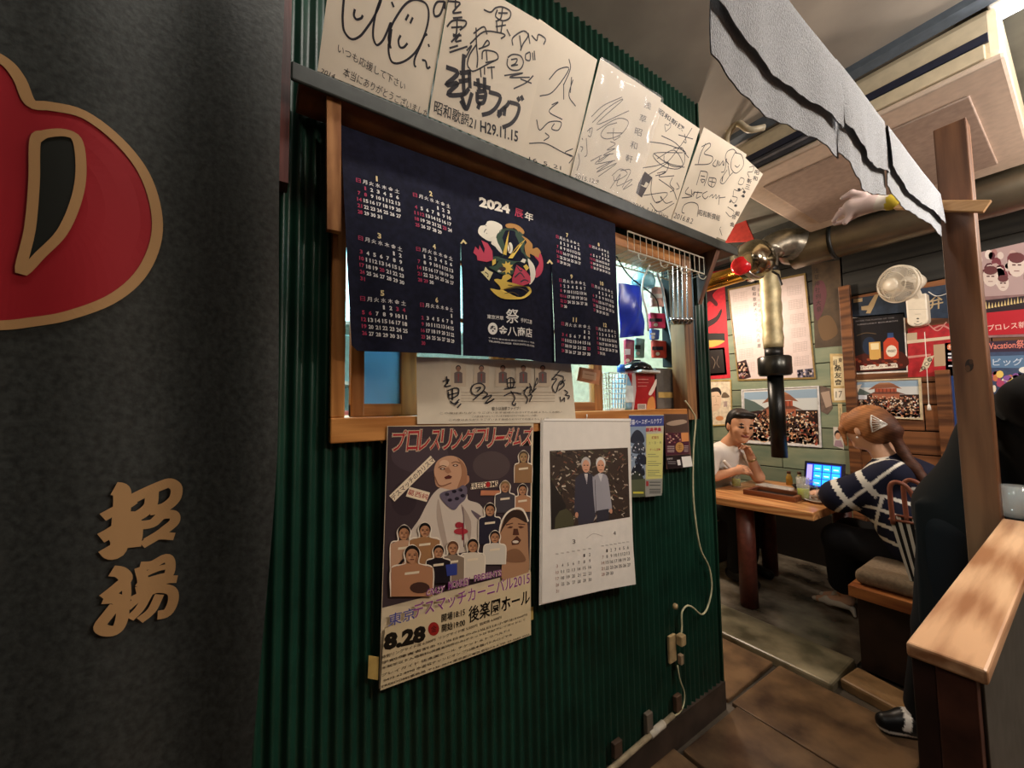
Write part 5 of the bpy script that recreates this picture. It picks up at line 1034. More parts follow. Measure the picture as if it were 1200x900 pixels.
# long wall calendar poster
t, I = bposter('year_calendar_poster', [(853, 339), (944, 320), (956.5, 444), (865, 446.5)], mat('pinkish_paper', 'd9c8c4', .35, var=.02), 'tall framed pale pink poster covered with small calendar grids, behind the exhaust pipe', 'poster', fcol='8c7442', fw=.014)
I.zoom(820, 240, 3.4615)
for col in range(4):
    for row in range(6):
        x0 = (135, 165, 355, 405)[col] + row * 6 if col in (0, 2) else None
        if x0 is None: continue
        y0 = 360 + row * 58 - (x0 - 130) * .12
        for k in range(6): I.line([(x0, y0 + k * 7), (x0 + 58, y0 + k * 7 - 8)], .0022, 'a5928f', False, up=False)
        for k in range(6): I.line([(x0 + k * 11, y0 - k * 1.6), (x0 + k * 11 + 1, y0 + 36 - k * 1.6)], .0016, 'b7a6a2', False, up=False)
for i, ch in enumerate('昭和歌謡大全集令和六年暦'): I.text(ch, (212 + i * 2, 350 + i * 21), (226 + i * 2, 348 + i * 21), (212 + i * 2, 334 + i * 21), '3a3136', .02)
for i, ch in enumerate('浅草六区通り商店街'): I.text(ch, (234 + i, 352 + i * 21), (243 + i, 351 + i * 21), (234 + i, 340 + i * 21), '77686a')
I.poly([(150, 640), (188, 628), (208, 700), (160, 712)], '3a2426'); I.poly([(395, 670), (465, 662), (468, 704), (398, 710)], '5a5868')
for i in range(30): I.ell(rr.uniform(160, 195), rr.uniform(645, 700), 5, 6, rr.choice(['d8b49a', '1c1214', 'b89aa0', '7a3a3a']), 6, up=(i % 15 == 0)); I.ell(rr.uniform(400, 460), rr.uniform(672, 700), 5, 6, rr.choice(['d8c4ba', '2c2a3a', 'a8a0b8']), 6, up=False)
I.obj('poster_print', t, .3)
# red banner with black brush strokes, framed black picture, portrait drawing
t, I = bposter('red_banner', [(818, 322), (848, 316), (856, 443), (822, 445)], mat('red_banner_cloth', 'bf1f2e', .6, var=.08), 'red banner with black brush lettering at the edge of the green wall', 'banner')
I.zoom(820, 320, 5); I.poly([(30, 90), (60, 80), (105, 60), (118, 80), (75, 130), (105, 175), (95, 195), (60, 165), (30, 180)], '4a0d18', True); I.poly([(35, 290), (95, 255), (125, 210), (128, 235), (100, 285), (40, 320)], '2a0c12', True); I.poly([(25, 352), (146, 352), (148, 398), (30, 400)], '1a1512'); I.poly([(30, 398), (145, 396), (90, 430), (35, 432)], 'c9a24a', True); I.obj('banner_print', t, .6)
t, I = bposter('dark_picture', [(824, 409), (849, 407), (852, 439), (827, 441)], mat('gold_edge', 'a8804a', .4), 'small gold-edged black picture hanging over the foot of the red banner', 'framed picture')
I.m = BACK.uv; I.poly([(826, 411), (847, 409.5), (849.5, 436.5), (828, 438)], '1d1412'); I.line([(834, 418), (838, 424), (836, 432)], .006, '7a6a5c'); I.line([(842, 417), (840, 425), (843, 431)], .005, '6a5a50'); I.obj('picture_print', t, .4)
t, I = bposter('portrait_drawing', [(820, 446), (857, 445), (858.5, 498), (822, 500)], mat('cream_paper_b', 'd9cbb2', .5), 'framed ink portrait drawing of a man, left of the seated man', 'framed drawing', fcol='b89a5a', fw=.01)
I.zoom(820, 440, 4.2857 ); 
I.poly([(56, 95), (62, 70), (90, 66), (105, 85), (108, 130), (100, 165), (75, 180), (56, 170)], 'dcbfa4', True); I.poly([(54, 90), (60, 66), (92, 60), (108, 80), (106, 100), (92, 82), (62, 84)], '26211f', True); I.line([(62, 105), (76, 103)], .003, '2a2422', False); I.line([(86, 103), (100, 105)], .003, '2a2422', False); I.line([(80, 110), (84, 132), (78, 134)], .002, '6a4a3a'); I.line([(70, 150), (84, 146), (96, 150)], .003, '8a3a30'); I.ell(100, 215, 20, 12, 'c98a5a'); I.poly([(115, 90), (130, 85), (150, 108), (112, 112)], '6a5a48', True); I.text('壽', (118, 160), (140, 158), (118, 130), '8a6a78'); I.obj('drawing_print', t, .5)
# dark brown poster between calendar poster and plaque
t, I = bposter('brown_scroll', [(951, 309), (984, 305), (989, 405), (955, 408)], mat('brown_scroll_paper', '4a3a28', .55, var=.15, scale=10), 'dark brown weathered scroll poster left of the wall fan', 'poster')
I.zoom(820, 240, 3.4615); I.poly([(470, 320), (500, 310), (515, 360), (500, 430), (475, 470), (460, 400)], '5c3138', True); I.poly([(480, 470), (530, 450), (560, 520), (500, 550)], '6a5032', True)
for i, ch in enumerate('浅草神社例大祭'): I.text(ch, (462 + i * 2, 280 + i * 26), (482 + i * 2, 277 + i * 26), (462 + i * 2, 258 + i * 26), '2a2016', .01)
I.obj('poster_print', t, .6)
# number plaque
t, I = bposter('number_plaque', [(972.5, 414.5), (990.5, 414.5), (993, 471.5), (974.5, 471.5)], mat('light_plaque_wood', 'c8ae78', .45, var=.06), 'narrow upright wooden plaque lettered in black with number 17', 'plaque', th=.014)
I.zoom(930, 400, 6.93); 
I.zoom(820, 240, 3.4615); I.poly([(540, 615), (582, 614), (586, 735), (545, 737)], 'e6d8ae')
I.text('組', (541, 652), (558, 651), (541, 628), '1a1612', .02); I.text('東', (562, 640), (579, 639), (562, 622), '1a1612', .02)
for i, ch in enumerate('桑友會'): I.text(ch, (545 + i, 676 + i * 28), (575 + i, 675 + i * 28), (545 + i, 652 + i * 28), '1a1612', .035)
I.poly([(543, 745), (588, 744), (590, 792), (546, 794)], 'ece4cf'); I.text('17', (552, 783), (578, 781), (552, 757), '3a302a', .0); I.obj('plaque_print', t, .5)
# stickers and slips
for nm, quad, c_, lab, cat in (('torn_sticker', [(961, 452), (973, 455), (976, 478), (970, 486), (962, 482)], '6b5a50', 'torn dark sticker on the teal planks left of the number plaque', 'sticker'),
                          ('portrait_slip', [(976.5, 500), (989, 501), (989, 527), (977, 522)], 'c9c4ba', 'small slip with a printed man on the teal planks beside the woman', 'slip'),
                          ('narrow_ticket', [(982, 473), (987, 473), (988, 500), (983, 500)], 'cfbf92', 'narrow pale ticket stuck below the number plaque', 'ticket'),
                          ('photo_slip', [(1043, 506), (1057, 504), (1057, 531), (1047, 528)], 'c89a6c', 'small warm-coloured photo slip on the brown planks behind the woman', 'photo')):
    t = G().prism([BACK.pt(*BACK.uv(*p), .001) for p in quad], BACK.N * .0015).obj(nm, mat(nm, c_, .5, var=.1, scale=30), None); tag(t, lab, cat); I = Ink(BACK, .003)
    if nm == 'portrait_slip': I.ell(982, 509, 4, 5, '1d1714'); I.ell(982, 511, 3, 4, 'cf9f80'); I.poly([(977.5, 523), (979, 516), (986, 516), (988.5, 524)], 'a58a96')
    elif nm == 'photo_slip': I.rect(1045, 510, 1055, 516, 'e0b070'); I.rect(1045, 519, 1055, 524, '7a3a28'); I.ell(1050, 513, 3, 3, '8a4a30')
    elif nm == 'torn_sticker': I.poly([(962, 460), (972, 458), (975, 475), (968, 478)], 'b09a88')
    else: I.line([(985, 478), (985, 494)], .003, '5a5044', False)
    I.obj('print', t, .5)
# banners behind the fan
t, I = bposter('navy_banner', [(993, 351), (1125, 331), (1127, 373), (996, 372)], mat('navy_banner_cloth', '27364a', .6, var=.08), 'navy banner with large cream lettering behind the wall fan', 'banner')
I.zoom(960, 260, 3.75)
I.poly([(150, 340), (190, 335), (190, 350), (150, 356)], 'b9a27c'); I.poly([(185, 372), (215, 368), (245, 320), (262, 318), (240, 372), (225, 402), (205, 402), (212, 388), (186, 388)], 'b9a27c')
I.text('弁', (478, 392), (545, 378), (478, 335), 'b9a27c', .03); I.obj('banner_print', t, .6)
t, I = bposter('red_brewery_banner', [(1064, 385), (1127, 377), (1129, 440), (1064, 442)], mat('red_banner_b', 'a82028', .5, var=.1), 'red banner with white swirls and a beige square, right below the fan', 'banner')
I.zoom(960, 260, 3.75); I.poly([(385, 490), (430, 486), (430, 528), (385, 530)], 'b9a78c'); I.poly([(385, 522), (640, 495), (640, 508), (385, 536)], 'd2bfa6'); I.line([(500, 470), (540, 455), (580, 470), (620, 450)], .010, 'cf8e84'); I.line([(480, 450), (520, 478), (560, 440)], .007, 'cf8e84'); I.poly([(390, 590), (490, 580), (490, 588), (390, 600)], 'c98a80'); I.poly([(502, 540), (552, 536), (556, 632), (506, 636)], 'b39a7c'); I.line([(600, 420), (640, 470)], .01, 'cf8e84'); I.obj('banner_print', t, .5)
t, I = bposter('blue_strip_poster', [(1107, 402), (1128, 400), (1132, 508), (1112, 510)], mat('blue_strip', '2e4a86', .45, var=.05), 'narrow blue strip poster half hidden by the brown post', 'poster')
I.zoom(960, 260, 3.75); I.ell(574, 550, 12, 14, 'c9602c'); I.text('あ', (564, 560), (584, 559), (564, 542), 'efe0d0', .0); I.rect(566, 576, 590, 584, 'd8dce8'); I.rect(566, 592, 590, 600, 'd8dce8', up=False); I.rect(566, 604, 588, 612, 'b04a4a', up=False); I.rect(568, 630, 590, 636, 'd8dce8', up=False); I.obj('poster_print', t, .4)
# right posters
t, I = bposter('group_show_poster', [(1140, 299), (1290, 262), (1290, 392), (1144, 396)], mat('show_poster_a', '8a6a6a', .4), 'large pale show poster of wrestlers over a red band, right of the brown post', 'poster')
I.zoom(1090, 260, 3.745)
I.poly([(190, 140), (740, 15), (740, 300), (200, 330)], 'b49a98')
for i in range(70): x = rr.uniform(205, 700); y = rr.uniform(150, 300) - (x - 200) * .2; r = rr.uniform(8, 26); I.ell(x, y, r, r * 1.2, rr.choice(['d9c8c0', '7a3c44', 'c2a6a0', '5a2c34', 'e2d4cc', 'a87a78']), 9, up=(i % 10 == 0))
for i, (x, y, r) in enumerate(((265, 240, 34), (380, 190, 40), (320, 270, 26), (480, 180, 36), (570, 160, 38))): I.ell(x, y, r, r * 1.3, 'dccbc0', 16); I.ell(x, y - r * .8, r * .9, r * .6, '6a3a3c', 12); I.rect(x - r * .5, y - 4, x - r * .1, y + 2, '5a3434'); I.rect(x + r * .1, y - 4, x + r * .5, y + 2, '5a3434', up=False); I.rect(x - r * .3, y + r * .6, x + r * .3, y + r * .68, '7a3a3a', up=False)
I.poly([(235, 345), (740, 290), (740, 400), (245, 425)], '2a1c22')
for i in range(34): x = 240 + i * 14; h = rr.uniform(18, 44); y = 372 - i * 2.4; I.poly([(x, y + 10), (x + 5, y - h * .6), (x + 10, y + 10)], 'd6c084', up=(i == 0))
I.poly([(244, 400), (740, 350), (740, 480), (252, 498)], 'b0202c'); I.text('プロレス新年大会開催決定', (255, 480), (700, 440), (252, 452), 'e8d0c4', .0); I.obj('poster_print', t, .35)
t, I = bposter('festival_show_poster', [(1146, 402), (1290, 392), (1290, 490), (1150, 478)], mat('show_poster_b', '3c4a68', .4), 'blue and pink show poster below the group show poster, right of the brown post', 'poster')
I.zoom(1090, 260, 3.745)
I.poly([(255, 525), (740, 505), (740, 560), (256, 572)], '3a2a3c'); I.text('Vacation祭のお知らせ', (258, 562), (600, 545), (258, 526), 'e88a78', .02); I.poly([(256, 590), (740, 575), (740, 645), (262, 640)], '5a7a9c'); I.text('ビッグマッチ', (275, 632), (560, 628), (275, 600), 'c8d4e4', .01)
for i in range(60): x = rr.uniform(270, 700); y = rr.uniform(660, 770); I.ell(x, y, rr.uniform(8, 20), rr.uniform(8, 18), rr.choice(['e8c86a', 'b04a6a', '8a5aa0', 'e6dcc8', '3a4a6a', 'c87a50']), 8, up=(i % 10 == 0))
I.ell(415, 650, 26, 14, 'e6e6de'); I.obj('poster_print', t, .35)
# tag and pull cord
t = empty('pull_cord', P(1084, 390, 1, 3.9), 'thin white pull cord with a white end weight hanging under the fan', 'cord')
G().tube([P(1083.5, 389, 1, 3.9), P(1086, 430, 1, 3.9), P(1088.5, 474, 1, 3.9)], .0022, 6).obj('string', M_white, t); G().lathe(P(1089, 481, 1, 3.9), [(.001, 0), (.011, .004), (.009, .03), (.003, .045), (.001, .045)], 12).obj('weight', M_white, t, True)
tf = Fr((0, 3.88, 0), (1, 0, 0), (0, 0, 1), (0, -1, 0))
t = sheet('wooden_name_tag', tf, [(1084, 419), (1094.5, 416.5), (1088, 431), (1077.5, 436)], mat('tag_paper', 'cfc3a8', .5), .004); tag(t, 'small slanted wooden name tag with three black characters under the fan', 'tag'); I = Ink(tf); 
for (x, y) in ((1089.5, 421.5), (1086, 426.5), (1082, 431.5)): I.ell(x, y, 2.7, 2.4, '1c1814')
for (x, y), ch in zip(((1089.5, 421.5), (1086, 426.5), (1082, 431.5)), '祭一番'): I.text(ch, (x - 1.6, y + 1.6), (x + 1.6, y + 1.4), (x - 1.4, y - 1.6), 'd8ccb0')
I.obj('tag_print', t, .5)
# wall fan
fc = P(1051.7, 333, 1, 3.72); fx = np.array((-.42, -.86, -.12)); fx /= np.linalg.norm(fx)
t = empty('wall_fan', P(1076, 388, 1, 3.96), 'white wall-mounted fan with round wire guard', 'fan')
s_ = abs(P(1080, 333, 1, 3.72)[0] - P(1022, 333, 1, 3.72)[0]) / 2; RF = s_ * 1.0
M_fan = mat('ivory_fan_plastic', 'e0d6c2', .35, var=.02)
a_ = np.cross(fx, (0, 0, 1.)); a_ /= np.linalg.norm(a_); b_ = np.cross(a_, fx)
def fpt(r, w, h): return fc + (a_ * math.cos(w) + b_ * math.sin(w)) * r + fx * h
for rr_, h_ in ((RF, 0), (RF * .985, -.03)): G().tube([fpt(rr_, 2 * math.pi * k / 40, h_) for k in range(41)], .008 if h_ == 0 else .004, 8).obj('guard_rim', M_fan, t, True)
g = G()
for k in range(64):
    w = 2 * math.pi * k / 64; g.tube([fpt(.045, w, .055), fpt(RF * .6, w + .12, .05), fpt(RF * .93, w + .2, .028), fpt(RF, w + .22, 0)], .0018, 4)
tag(g.obj('front_guard_wires', M_fan, t), kind='stuff')
g = G()
for k in range(48):
    w = 2 * math.pi * k / 48; g.tube([fpt(.05, w, -.08), fpt(RF * .7, w, -.07), fpt(RF, w, -.02)], .0018, 4)
tag(g.obj('rear_guard_wires', M_fan, t), kind='stuff')
for r_ in (.4, .7): G().tube([fpt(RF * r_, 2 * math.pi * k / 32, .052) for k in range(33)], .002, 5).obj('guard_ring', M_fan, t)
G().lathe(fc, [(.045, .045), (.046, .058), (.03, .064), (.001, .065)], 20, fx).obj('hub_badge', M_fan, t, True)
for k in range(4):
    w = k * math.pi / 2 + .3; vs = [fpt(.03, w - .3, .012), fpt(RF * .5, w - .45, .03), fpt(RF * .88, w - .1, .022), fpt(RF * .9, w + .35, -.006), fpt(RF * .55, w + .55, -.02), fpt(.03, w + .4, -.01)]
    G().prism(vs, fx * .003).obj('blade', mat('translucent_grey_blade', 'a39a8e', .4), t)
G().lathe(fc, [(.001, -.20), (.04, -.19), (.06, -.15), (.06, -.09), (.045, -.05), (.02, .0), (.02, .03)], 20, fx).obj('motor_housing', M_fan, t, True)
m0 = P(1075, 352, 1, 3.9); m1 = P(1076.5, 376, 1, 3.93); w_ = abs(P(1089, 366, 1, 3.93)[0] - P(1064, 366, 1, 3.93)[0]) / 2
g = G(); pts = []
for k in range(13): an = math.pi * k / 12; pts.append((m1[0] + w_ * math.cos(an), 3.90, m1[2] - .0 - w_ * math.sin(an) * .8))
zt_ = P(1075, 345, 1, 3.9)[2]; pts += [(m1[0] - w_, 3.90, zt_), (m1[0] + w_, 3.90, zt_)]
g.prism(pts, (0, .088, 0)).obj('wall_body', M_fan, t, bev=.008)
G().tube([fc - fx * .12, (m1[0] + .01, 3.92, zt_ - .02)], .025, 10).obj('neck', M_fan, t)
ff = Fr((0, 3.8995, 0), (1, 0, 0), (0, 0, 1), (0, -1, 0)); I = Ink(ff); I.zoom(1020, 300, 9)
I.line([(405, 565), (600, 560)], .0015, '8a8274', False); I.line([(470, 615), (530, 612)], .0015, '6a6258', False); I.line([(460, 710), (500, 725), (545, 705)], .003, '3a3a34'); I.line([(470, 735), (510, 740), (540, 728)], .002, '3a3a34'); I.ell(500, 660, 14, 8, '55524a'); I.ell(500, 690, 12, 5, '55524a'); I.obj('control_marks', t, .5)
tag(G().tube(crom([P(1088, 342, 1, 3.95), P(1098, 347, 1, 3.97), P(1112, 343, 1, 3.97), P(1125, 336, 1, 3.97)], 5), .003, 5).obj('fan_cable', M_white, None), 'thin white cable leading right from the wall fan', 'cable')
# ------------------------------------------------------------------ table, bench and what stands on them
ZT = 0.71
t = empty('dining_table', (-.28, 3.15, 0), 'thick-topped worn wooden dining table where the two diners sit', 'table')
M_tt = wood('worn_table_wood', 'b07040', 'e2ab70', 0, .28, .3, 0, 4)
G().prism([(-.64, 2.665, ZT - .05), (.057, 2.744, ZT - .05), (.078, 3.63, ZT - .05), (-.64, 3.6, ZT - .05)], (0, 0, .05)).obj('table_top', M_tt, t, bev=.005)
M_leg = mat('red_brown_leg', '5f3026', .45, var=.1)
for x, y in ((-.355, 2.80), (-.50, 3.45), (-.02, 3.45)): G().lathe((x, y, 0), [(.055, 0), (.055, ZT - .05)], 20).obj('leg', M_leg, t, True)
t = empty('table_grill', (-.26, 3.02, ZT), 'brown wooden grill surround set on the dining table', 'grill')
g0_, g1_, gy0, gy1 = -.42, -.10, 2.92, 3.13; M_gb = wood('dark_grill_wood', '5a2f1c', '8a5030', 0, .4, .2, 0)
for a, b in (((g0_, gy0), (g1_, gy0 + .025)), ((g0_, gy1 - .025), (g1_, gy1)), ((g0_, gy0 + .025), (g0_ + .025, gy1 - .025)), ((g1_ - .025, gy0 + .025), (g1_, gy1 - .025))): G().box((*a, ZT), (*b, ZT + .035)).obj('side_rail', M_gb, t, bev=.002)
G().box((g0_ + .025, gy0 + .025, ZT), (g1_ - .025, gy1 - .025, ZT + .012)).obj('hot_plate', mat('dark_iron', '1d1b1a', .5, .5), t)
def glass(px, py, h, r, lab, handle=False, zz=ZT, drink=True, fill=.5):
    c0 = P(px, py, 2, zz); t = empty('drinking_glass', c0, lab, 'glass')
    G().lathe((c0[0], c0[1], zz), [(.001, 0), (r * .9, 0), (r, h), (r - .003, h), (r * .9 - .003, .012), (.001, .012)], 20).obj('glass_body', M_glass, t, True)
    if drink: G().lathe((c0[0], c0[1], zz), [(.001, .013), (r * .88 - .003, .013), (r * .94 - .003, h * fill), (.001, h * fill)], 18).obj('green_drink', mat('green_tea_highball', 'b7c433', .15, var=.05), t, True)
    if handle: G().tube(crom([(c0[0] + r * .9, c0[1], zz + h * .85), (c0[0] + r + .035, c0[1], zz + h * .8), (c0[0] + r + .035, c0[1], zz + h * .3), (c0[0] + r * .9, c0[1], zz + h * .22)], 5), .006, 8).obj('handle', M_glass, t, True)
    return t
glass(863, 571, .135, .034, 'tall glass of green drink in front of the seated man')
glass(942, 586, .15, .038, 'glass mug with green drink near the front edge of the table', True)
c0 = P(863, 560, 2, ZT + .13); 
glass(1193, 606, .10, .035, 'empty clear glass at the far end of the low partition', False, ZB, False)
t = empty('ordering_tablet', P(962, 566, 1, 3.5), 'tablet with a bright blue menu screen standing on the table by the wall', 'tablet')
d1_, d2_ = P(943, 541, 1, 3.52), P(989, 543, 1, 3.52); zb = ZT + .012
th_ = np.array((0, .05, 0)); A_ = np.array((d1_[0], 3.48, zb)); B_ = np.array((d2_[0] - .01, 3.48, zb)); C_ = np.array((d2_[0], 3.54, d2_[2])); D_ = np.array((d1_[0], 3.54, d1_[2]))
U_ = (B_ - A_) / np.linalg.norm(B_ - A_); V_ = (D_ - A_) - U_ * ((D_ - A_) @ U_); V_ /= np.linalg.norm(V_); N__ = np.cross(U_, V_); tfz = Fr(A_, U_, V_, N__)
W_ = np.linalg.norm(B_ - A_); H_ = (D_ - A_) @ V_; I = Ink(tfz, .0006); I.m = lambda x, y: (x * W_, y * H_)
G().prism([tfz.pt(-.006, -.004, 0), tfz.pt(W_ + .012, -.004, 0), tfz.pt(W_ + .012, H_ + .006, 0), tfz.pt(-.006, H_ + .006, 0)], -N__ * .010).obj('tablet_body', mat('navy_black_plastic', '12142e', .3), t, bev=.002)
I.rect(.04, .06, .96, .94, '1c38b8'); I.rect(.05, .3, .2, .9, 'a59ae0')
for r_ in range(3):
    for c1 in range(3): I.rect(.24 + c1 * .24, .1 + r_ * .28, .45 + c1 * .24, .35 + r_ * .28, '28b4f0', up=(r_ + c1 == 0))
for r_ in range(3):
    for c1 in range(3): I.rect(.28 + c1 * .24, .18 + r_ * .28, .41 + c1 * .24, .22 + r_ * .28, 'c8e8ff', up=(r_ + c1 == 0))
m = vmat('lit_screen', .3); nt = m.node_tree; bs_ = nt.nodes['Principled BSDF']; nt.links.new(nt.nodes['Attribute'].outputs['Color'], bs_.inputs['Emission Color']); bs_.inputs['Emission Strength'].default_value = 1.1
I.g.obj('lit_screen', m, t)
G().prism([A_ + (.05, .014, 0), B_ + (-.05, .014, 0), B_ + (-.05, .10, 0), A_ + (.05, .10, 0)], (0, 0, .008)).obj('stand', M_black, t, bev=.002)
M_cer = mat('white_ceramic', 'e8e4dc', .2, var=.01)
def plate(c0, r, lab, col=None): t = empty('plate', c0, lab, 'plate'); G().lathe(c0, [(.001, .004), (r * .55, .003), (r * .6, 0), (r * .62, .004), (r, .016), (r * .98, .019), (r * .6, .009), (.001, .008)], 26).obj('plate_body', M_cer if col is None else col, t, True); return t
plate(np.array((-.02, 3.06, ZT)), .075, 'small white plate between the mug and the woman'); plate(np.array((.0, 3.32, ZT)), .085, 'white plate behind, beneath the tablet')
t = G().prism([(-.49, 3.25, ZT), (-.28, 3.22, ZT), (-.26, 3.34, ZT), (-.47, 3.37, ZT)], (0, 0, .018)).obj('menu_card', mat('white_menu', 'e6e2d8', .5), None, bev=.001); tag(t, 'white folded menu lying on the table before the man', 'menu')
t = empty('dark_dish', (-.22, 3.40, ZT), 'low dark round dish on the table left of the tablet', 'dish'); G().lathe((-.22, 3.40, ZT), [(.03, 0), (.05, .004), (.075, .03), (.072, .033), (.045, .012), (.001, .01)], 22).obj('dish_body', mat('dark_glaze', '2a2624', .25), t, True); G().lathe((-.22, 3.40, ZT), [(.001, .020), (.06, .021), (.045, .034), (.001, .042)], 14).obj('sauce', mat('brown_sauce', '5b3a28', .4), t, True)
for x, y, c_, lab in ((-.36, 3.52, 'b7913c', 'small amber bottle on the table near the wall'), (-.30, 3.55, 'c9c08a', 'pale yellow bottle beside the amber bottle')):
    t = empty('seasoning_bottle', (x, y, ZT), lab, 'bottle'); G().lathe((x, y, ZT), [(.001, 0), (.022, 0), (.022, .06), (.012, .08), (.012, .09)], 16).obj('bottle_body', mat('b' + c_, c_, .2, trans=.3), t, True); G().lathe((x, y, ZT + .09), [(.014, 0), (.014, .018), (.001, .018)], 12).obj('cap', mat('dark_cap', '4a2c1c', .4), t, True)
# bench on the right of the table
t = empty('wooden_bench', (.52, 3.2, 0), 'dark wooden box bench with worn plank seat, under the woman', 'bench')
M_bt = wood('worn_bench_wood', '7d4424', 'b0713f', 0, .4, .4, .1, 6)
for i in range(5): G().box((.262, 2.53 + i * .28, .43 - .055), (.80, 2.53 + i * .28 + .277, .43 + (0, -.002, .001, 0, -.001)[i])).obj('seat_plank', M_bt, t, bev=.003)
G().box((.275, 2.60, 0), (.80, 3.92, .375)).obj('base_box', mat('dark_bench_panel', '2c1d16', .5, var=.15, scale=12), t, bev=.003)
t2 = empty('left_bench', (-1.05, 3.2, 0), 'dark bench under the seated man', 'bench'); G().box((-1.30, 2.9, .37), (-.80, 3.9, .42)).obj('seat_plank', M_bt, t2, bev=.004); G().box((-1.27, 2.93, 0), (-.84, 3.88, .37)).obj('base_box', mat('dark_bench_panel', ''), t2)
t = G().box((.275, 2.57, .431), (.79, 2.98, .505)).obj('seat_cushion', mat('cushion_cloth', '7d6c57', .9, bump=.2, scale=80), None, True, bev=.032); t.modifiers[0].segments = 5; tag(t, 'brown-grey padded seat cushion on the near end of the bench', 'cushion')
# striped tote bag
t = empty('tote_bag', (.5, 2.62, .5), 'black and white striped tote bag with brown leather handles on the cushion', 'bag')
xl0, xl1, xr = .425, .475, .66; zt_, zb_ = .785, .507; g = G(); n_ = 17
for i in range(n_):
    for side_, yy in ((0, 2.585), (1, 2.70)):
        u0, u1 = i / n_, (i + 1) / n_
        def xb(u, zz): k_ = (zz - zb_) / (zt_ - zb_); l_ = xl1 + (xl0 - xl1) * k_; return l_ + (xr - .02 * (1 - k_) - l_) * u
        q = [(xb(u0, zt_), yy + .0, zt_), (xb(u1, zt_), yy, zt_), (xb(u1, zb_), yy + (.02 if side_ == 0 else -.02), zb_), (xb(u0, zb_), yy + (.02 if side_ == 0 else -.02), zb_)]
        g.prism(q, (0, .004, 0), lin('16120f' if i % 2 else 'e4dac8'))
g.obj('striped_panels', vmat('tote_cloth', .8), t)
for i in range(5):
    u0 = 2.585 + .115 * i / 5; u1 = 2.585 + .115 * (i + 1) / 5
    G().prism([(xl0, u0, zt_), (xl0, u1, zt_), (xl1, min(max(u1, 2.605), 2.68), zb_), (xl1, min(max(u0, 2.605), 2.68), zb_)], (.003, 0, 0)).obj('side_gusset', mat('gus%d' % (i % 2), ('e4dac8', '16120f')[i % 2], .8), t)
M_lea = mat('brown_leather', '8a4f3a', .45, var=.08)
G().tube([(xl0, 2.585, zt_), (xr, 2.585, zt_), (xr, 2.70, zt_), (xl0, 2.70, zt_), (xl0, 2.585, zt_)], .006, 6).obj('rim_binding', M_lea, t, True)
for yy, dx in ((2.585, 0), (2.70, .025)):
    G().tube(crom([(xl0 + .012 + dx, yy, zt_ - .02), (xl0 + .008 + dx, yy, zt_ + .10), (xl0 + .012 + dx, yy, .95), (xl0 + .04 + dx, yy, .968), (xl0 + .08 + dx, yy, .93), (xl0 + .13 + dx, yy, zt_ - .02)], 6), .010, 8).obj('handle', M_lea, t, True)
# ------------------------------------------------------------------ people
def unit(v): v = np.array(v, float); return v / np.linalg.norm(v)
def headp(c, f, k=1.0, up=(0, 0, 1), neck=None, smile=True):
    c = np.array(c, float); f = unit(f); s = unit(np.cross(up, f)); u = np.cross(f, s); R = np.array([f, s, u])
    def q(a, b, h): return c + (f * a + s * b + u * h) * k
    e = lambda p, r, l, kk=.012: ('ell', p, tuple(x * k for x in r), R, l, kk)
    pr = [e(q(-.005, 0, .03), (.095, .077, .093), 0, .02), e(q(.028, 0, -.035), (.066, .060, .078), 0, .03), e(q(.062, 0, -.088), (.026, .030, .022), 0, .02),
          e(q(.055, .038, -.025), (.03, .026, .03), 0, .015), e(q(.055, -.038, -.025), (.03, .026, .03), 0, .015),
          ('cap', q(.086, 0, .012), q(.108, 0, -.024), .009 * k, .0135 * k, 0, .008), e(q(.094, .014, -.028), (.010, .009, .008), 0, .006), e(q(.094, -.014, -.028), (.010, .009, .008), 0, .006),
          e(q(.086, 0, -.056), (.013, .026, .0085), 2, .004), e(q(-.008, .079, -.005), (.020, .010, .031), 0, .006), e(q(-.008, -.079, -.005), (.020, .010, .031), 0, .006)]
    for b in (.031, -.031):
        pr += [e(q(.079, b, .006), (.012, .0165, .0062), 1, .003), ('cap', q(.083, b - .018, .028), q(.083, b + .018, .028), .0042 * k, .0042 * k, 1, .003)]
    if neck is not None: pr.append(('cap', q(-.015, 0, -.05), neck, .052 * k, .058 * k, 0, .03))
    return pr, q, e
def hand(w, d, nrm, k=1.0, curl=.5, thumb=1, lab=0):
    """wrist w, finger direction d, palm normal nrm"""
    w = np.array(w, float); d = unit(d); s = unit(np.cross(nrm, d)); n = np.cross(d, s)
    pr = [('cap', w, w + d * .035 * k, .025 * k, .028 * k, lab, .015)]
    for i, (o, L) in enumerate(((-.030, .068), (-.010, .078), (.011, .073), (.031, .058))):
        b0 = w + (d * .045 + s * o * .8) * k; kn = w + (d * .082 + s * o) * k; d2 = unit(d * math.cos(curl) + n * math.sin(curl)); m_ = kn + d2 * L * .5 * k; d3 = unit(d * math.cos(curl * 2.2) + n * math.sin(curl * 2.2)); t_ = m_ + d3 * L * .5 * k
        pr += [('cap', b0, kn, .013 * k, .0105 * k, lab, .008), ('cap', kn, m_, .0098 * k, .0088 * k, lab, .003), ('cap', m_, t_, .0088 * k, .0072 * k, lab, .003)]
    b0 = w + (d * .02 - s * .018 * thumb) * k; m_ = w + (d * .05 - s * .048 * thumb + n * .012) * k; t_ = w + (d * .082 - s * .055 * thumb + n * .02) * k
    pr += [('cap', b0, m_, .014 * k, .0115 * k, lab, .008), ('cap', m_, t_, .0105 * k, .0085 * k, lab, .003)]
    return pr
SKM, SKW = 'd09a78', 'dcae90'
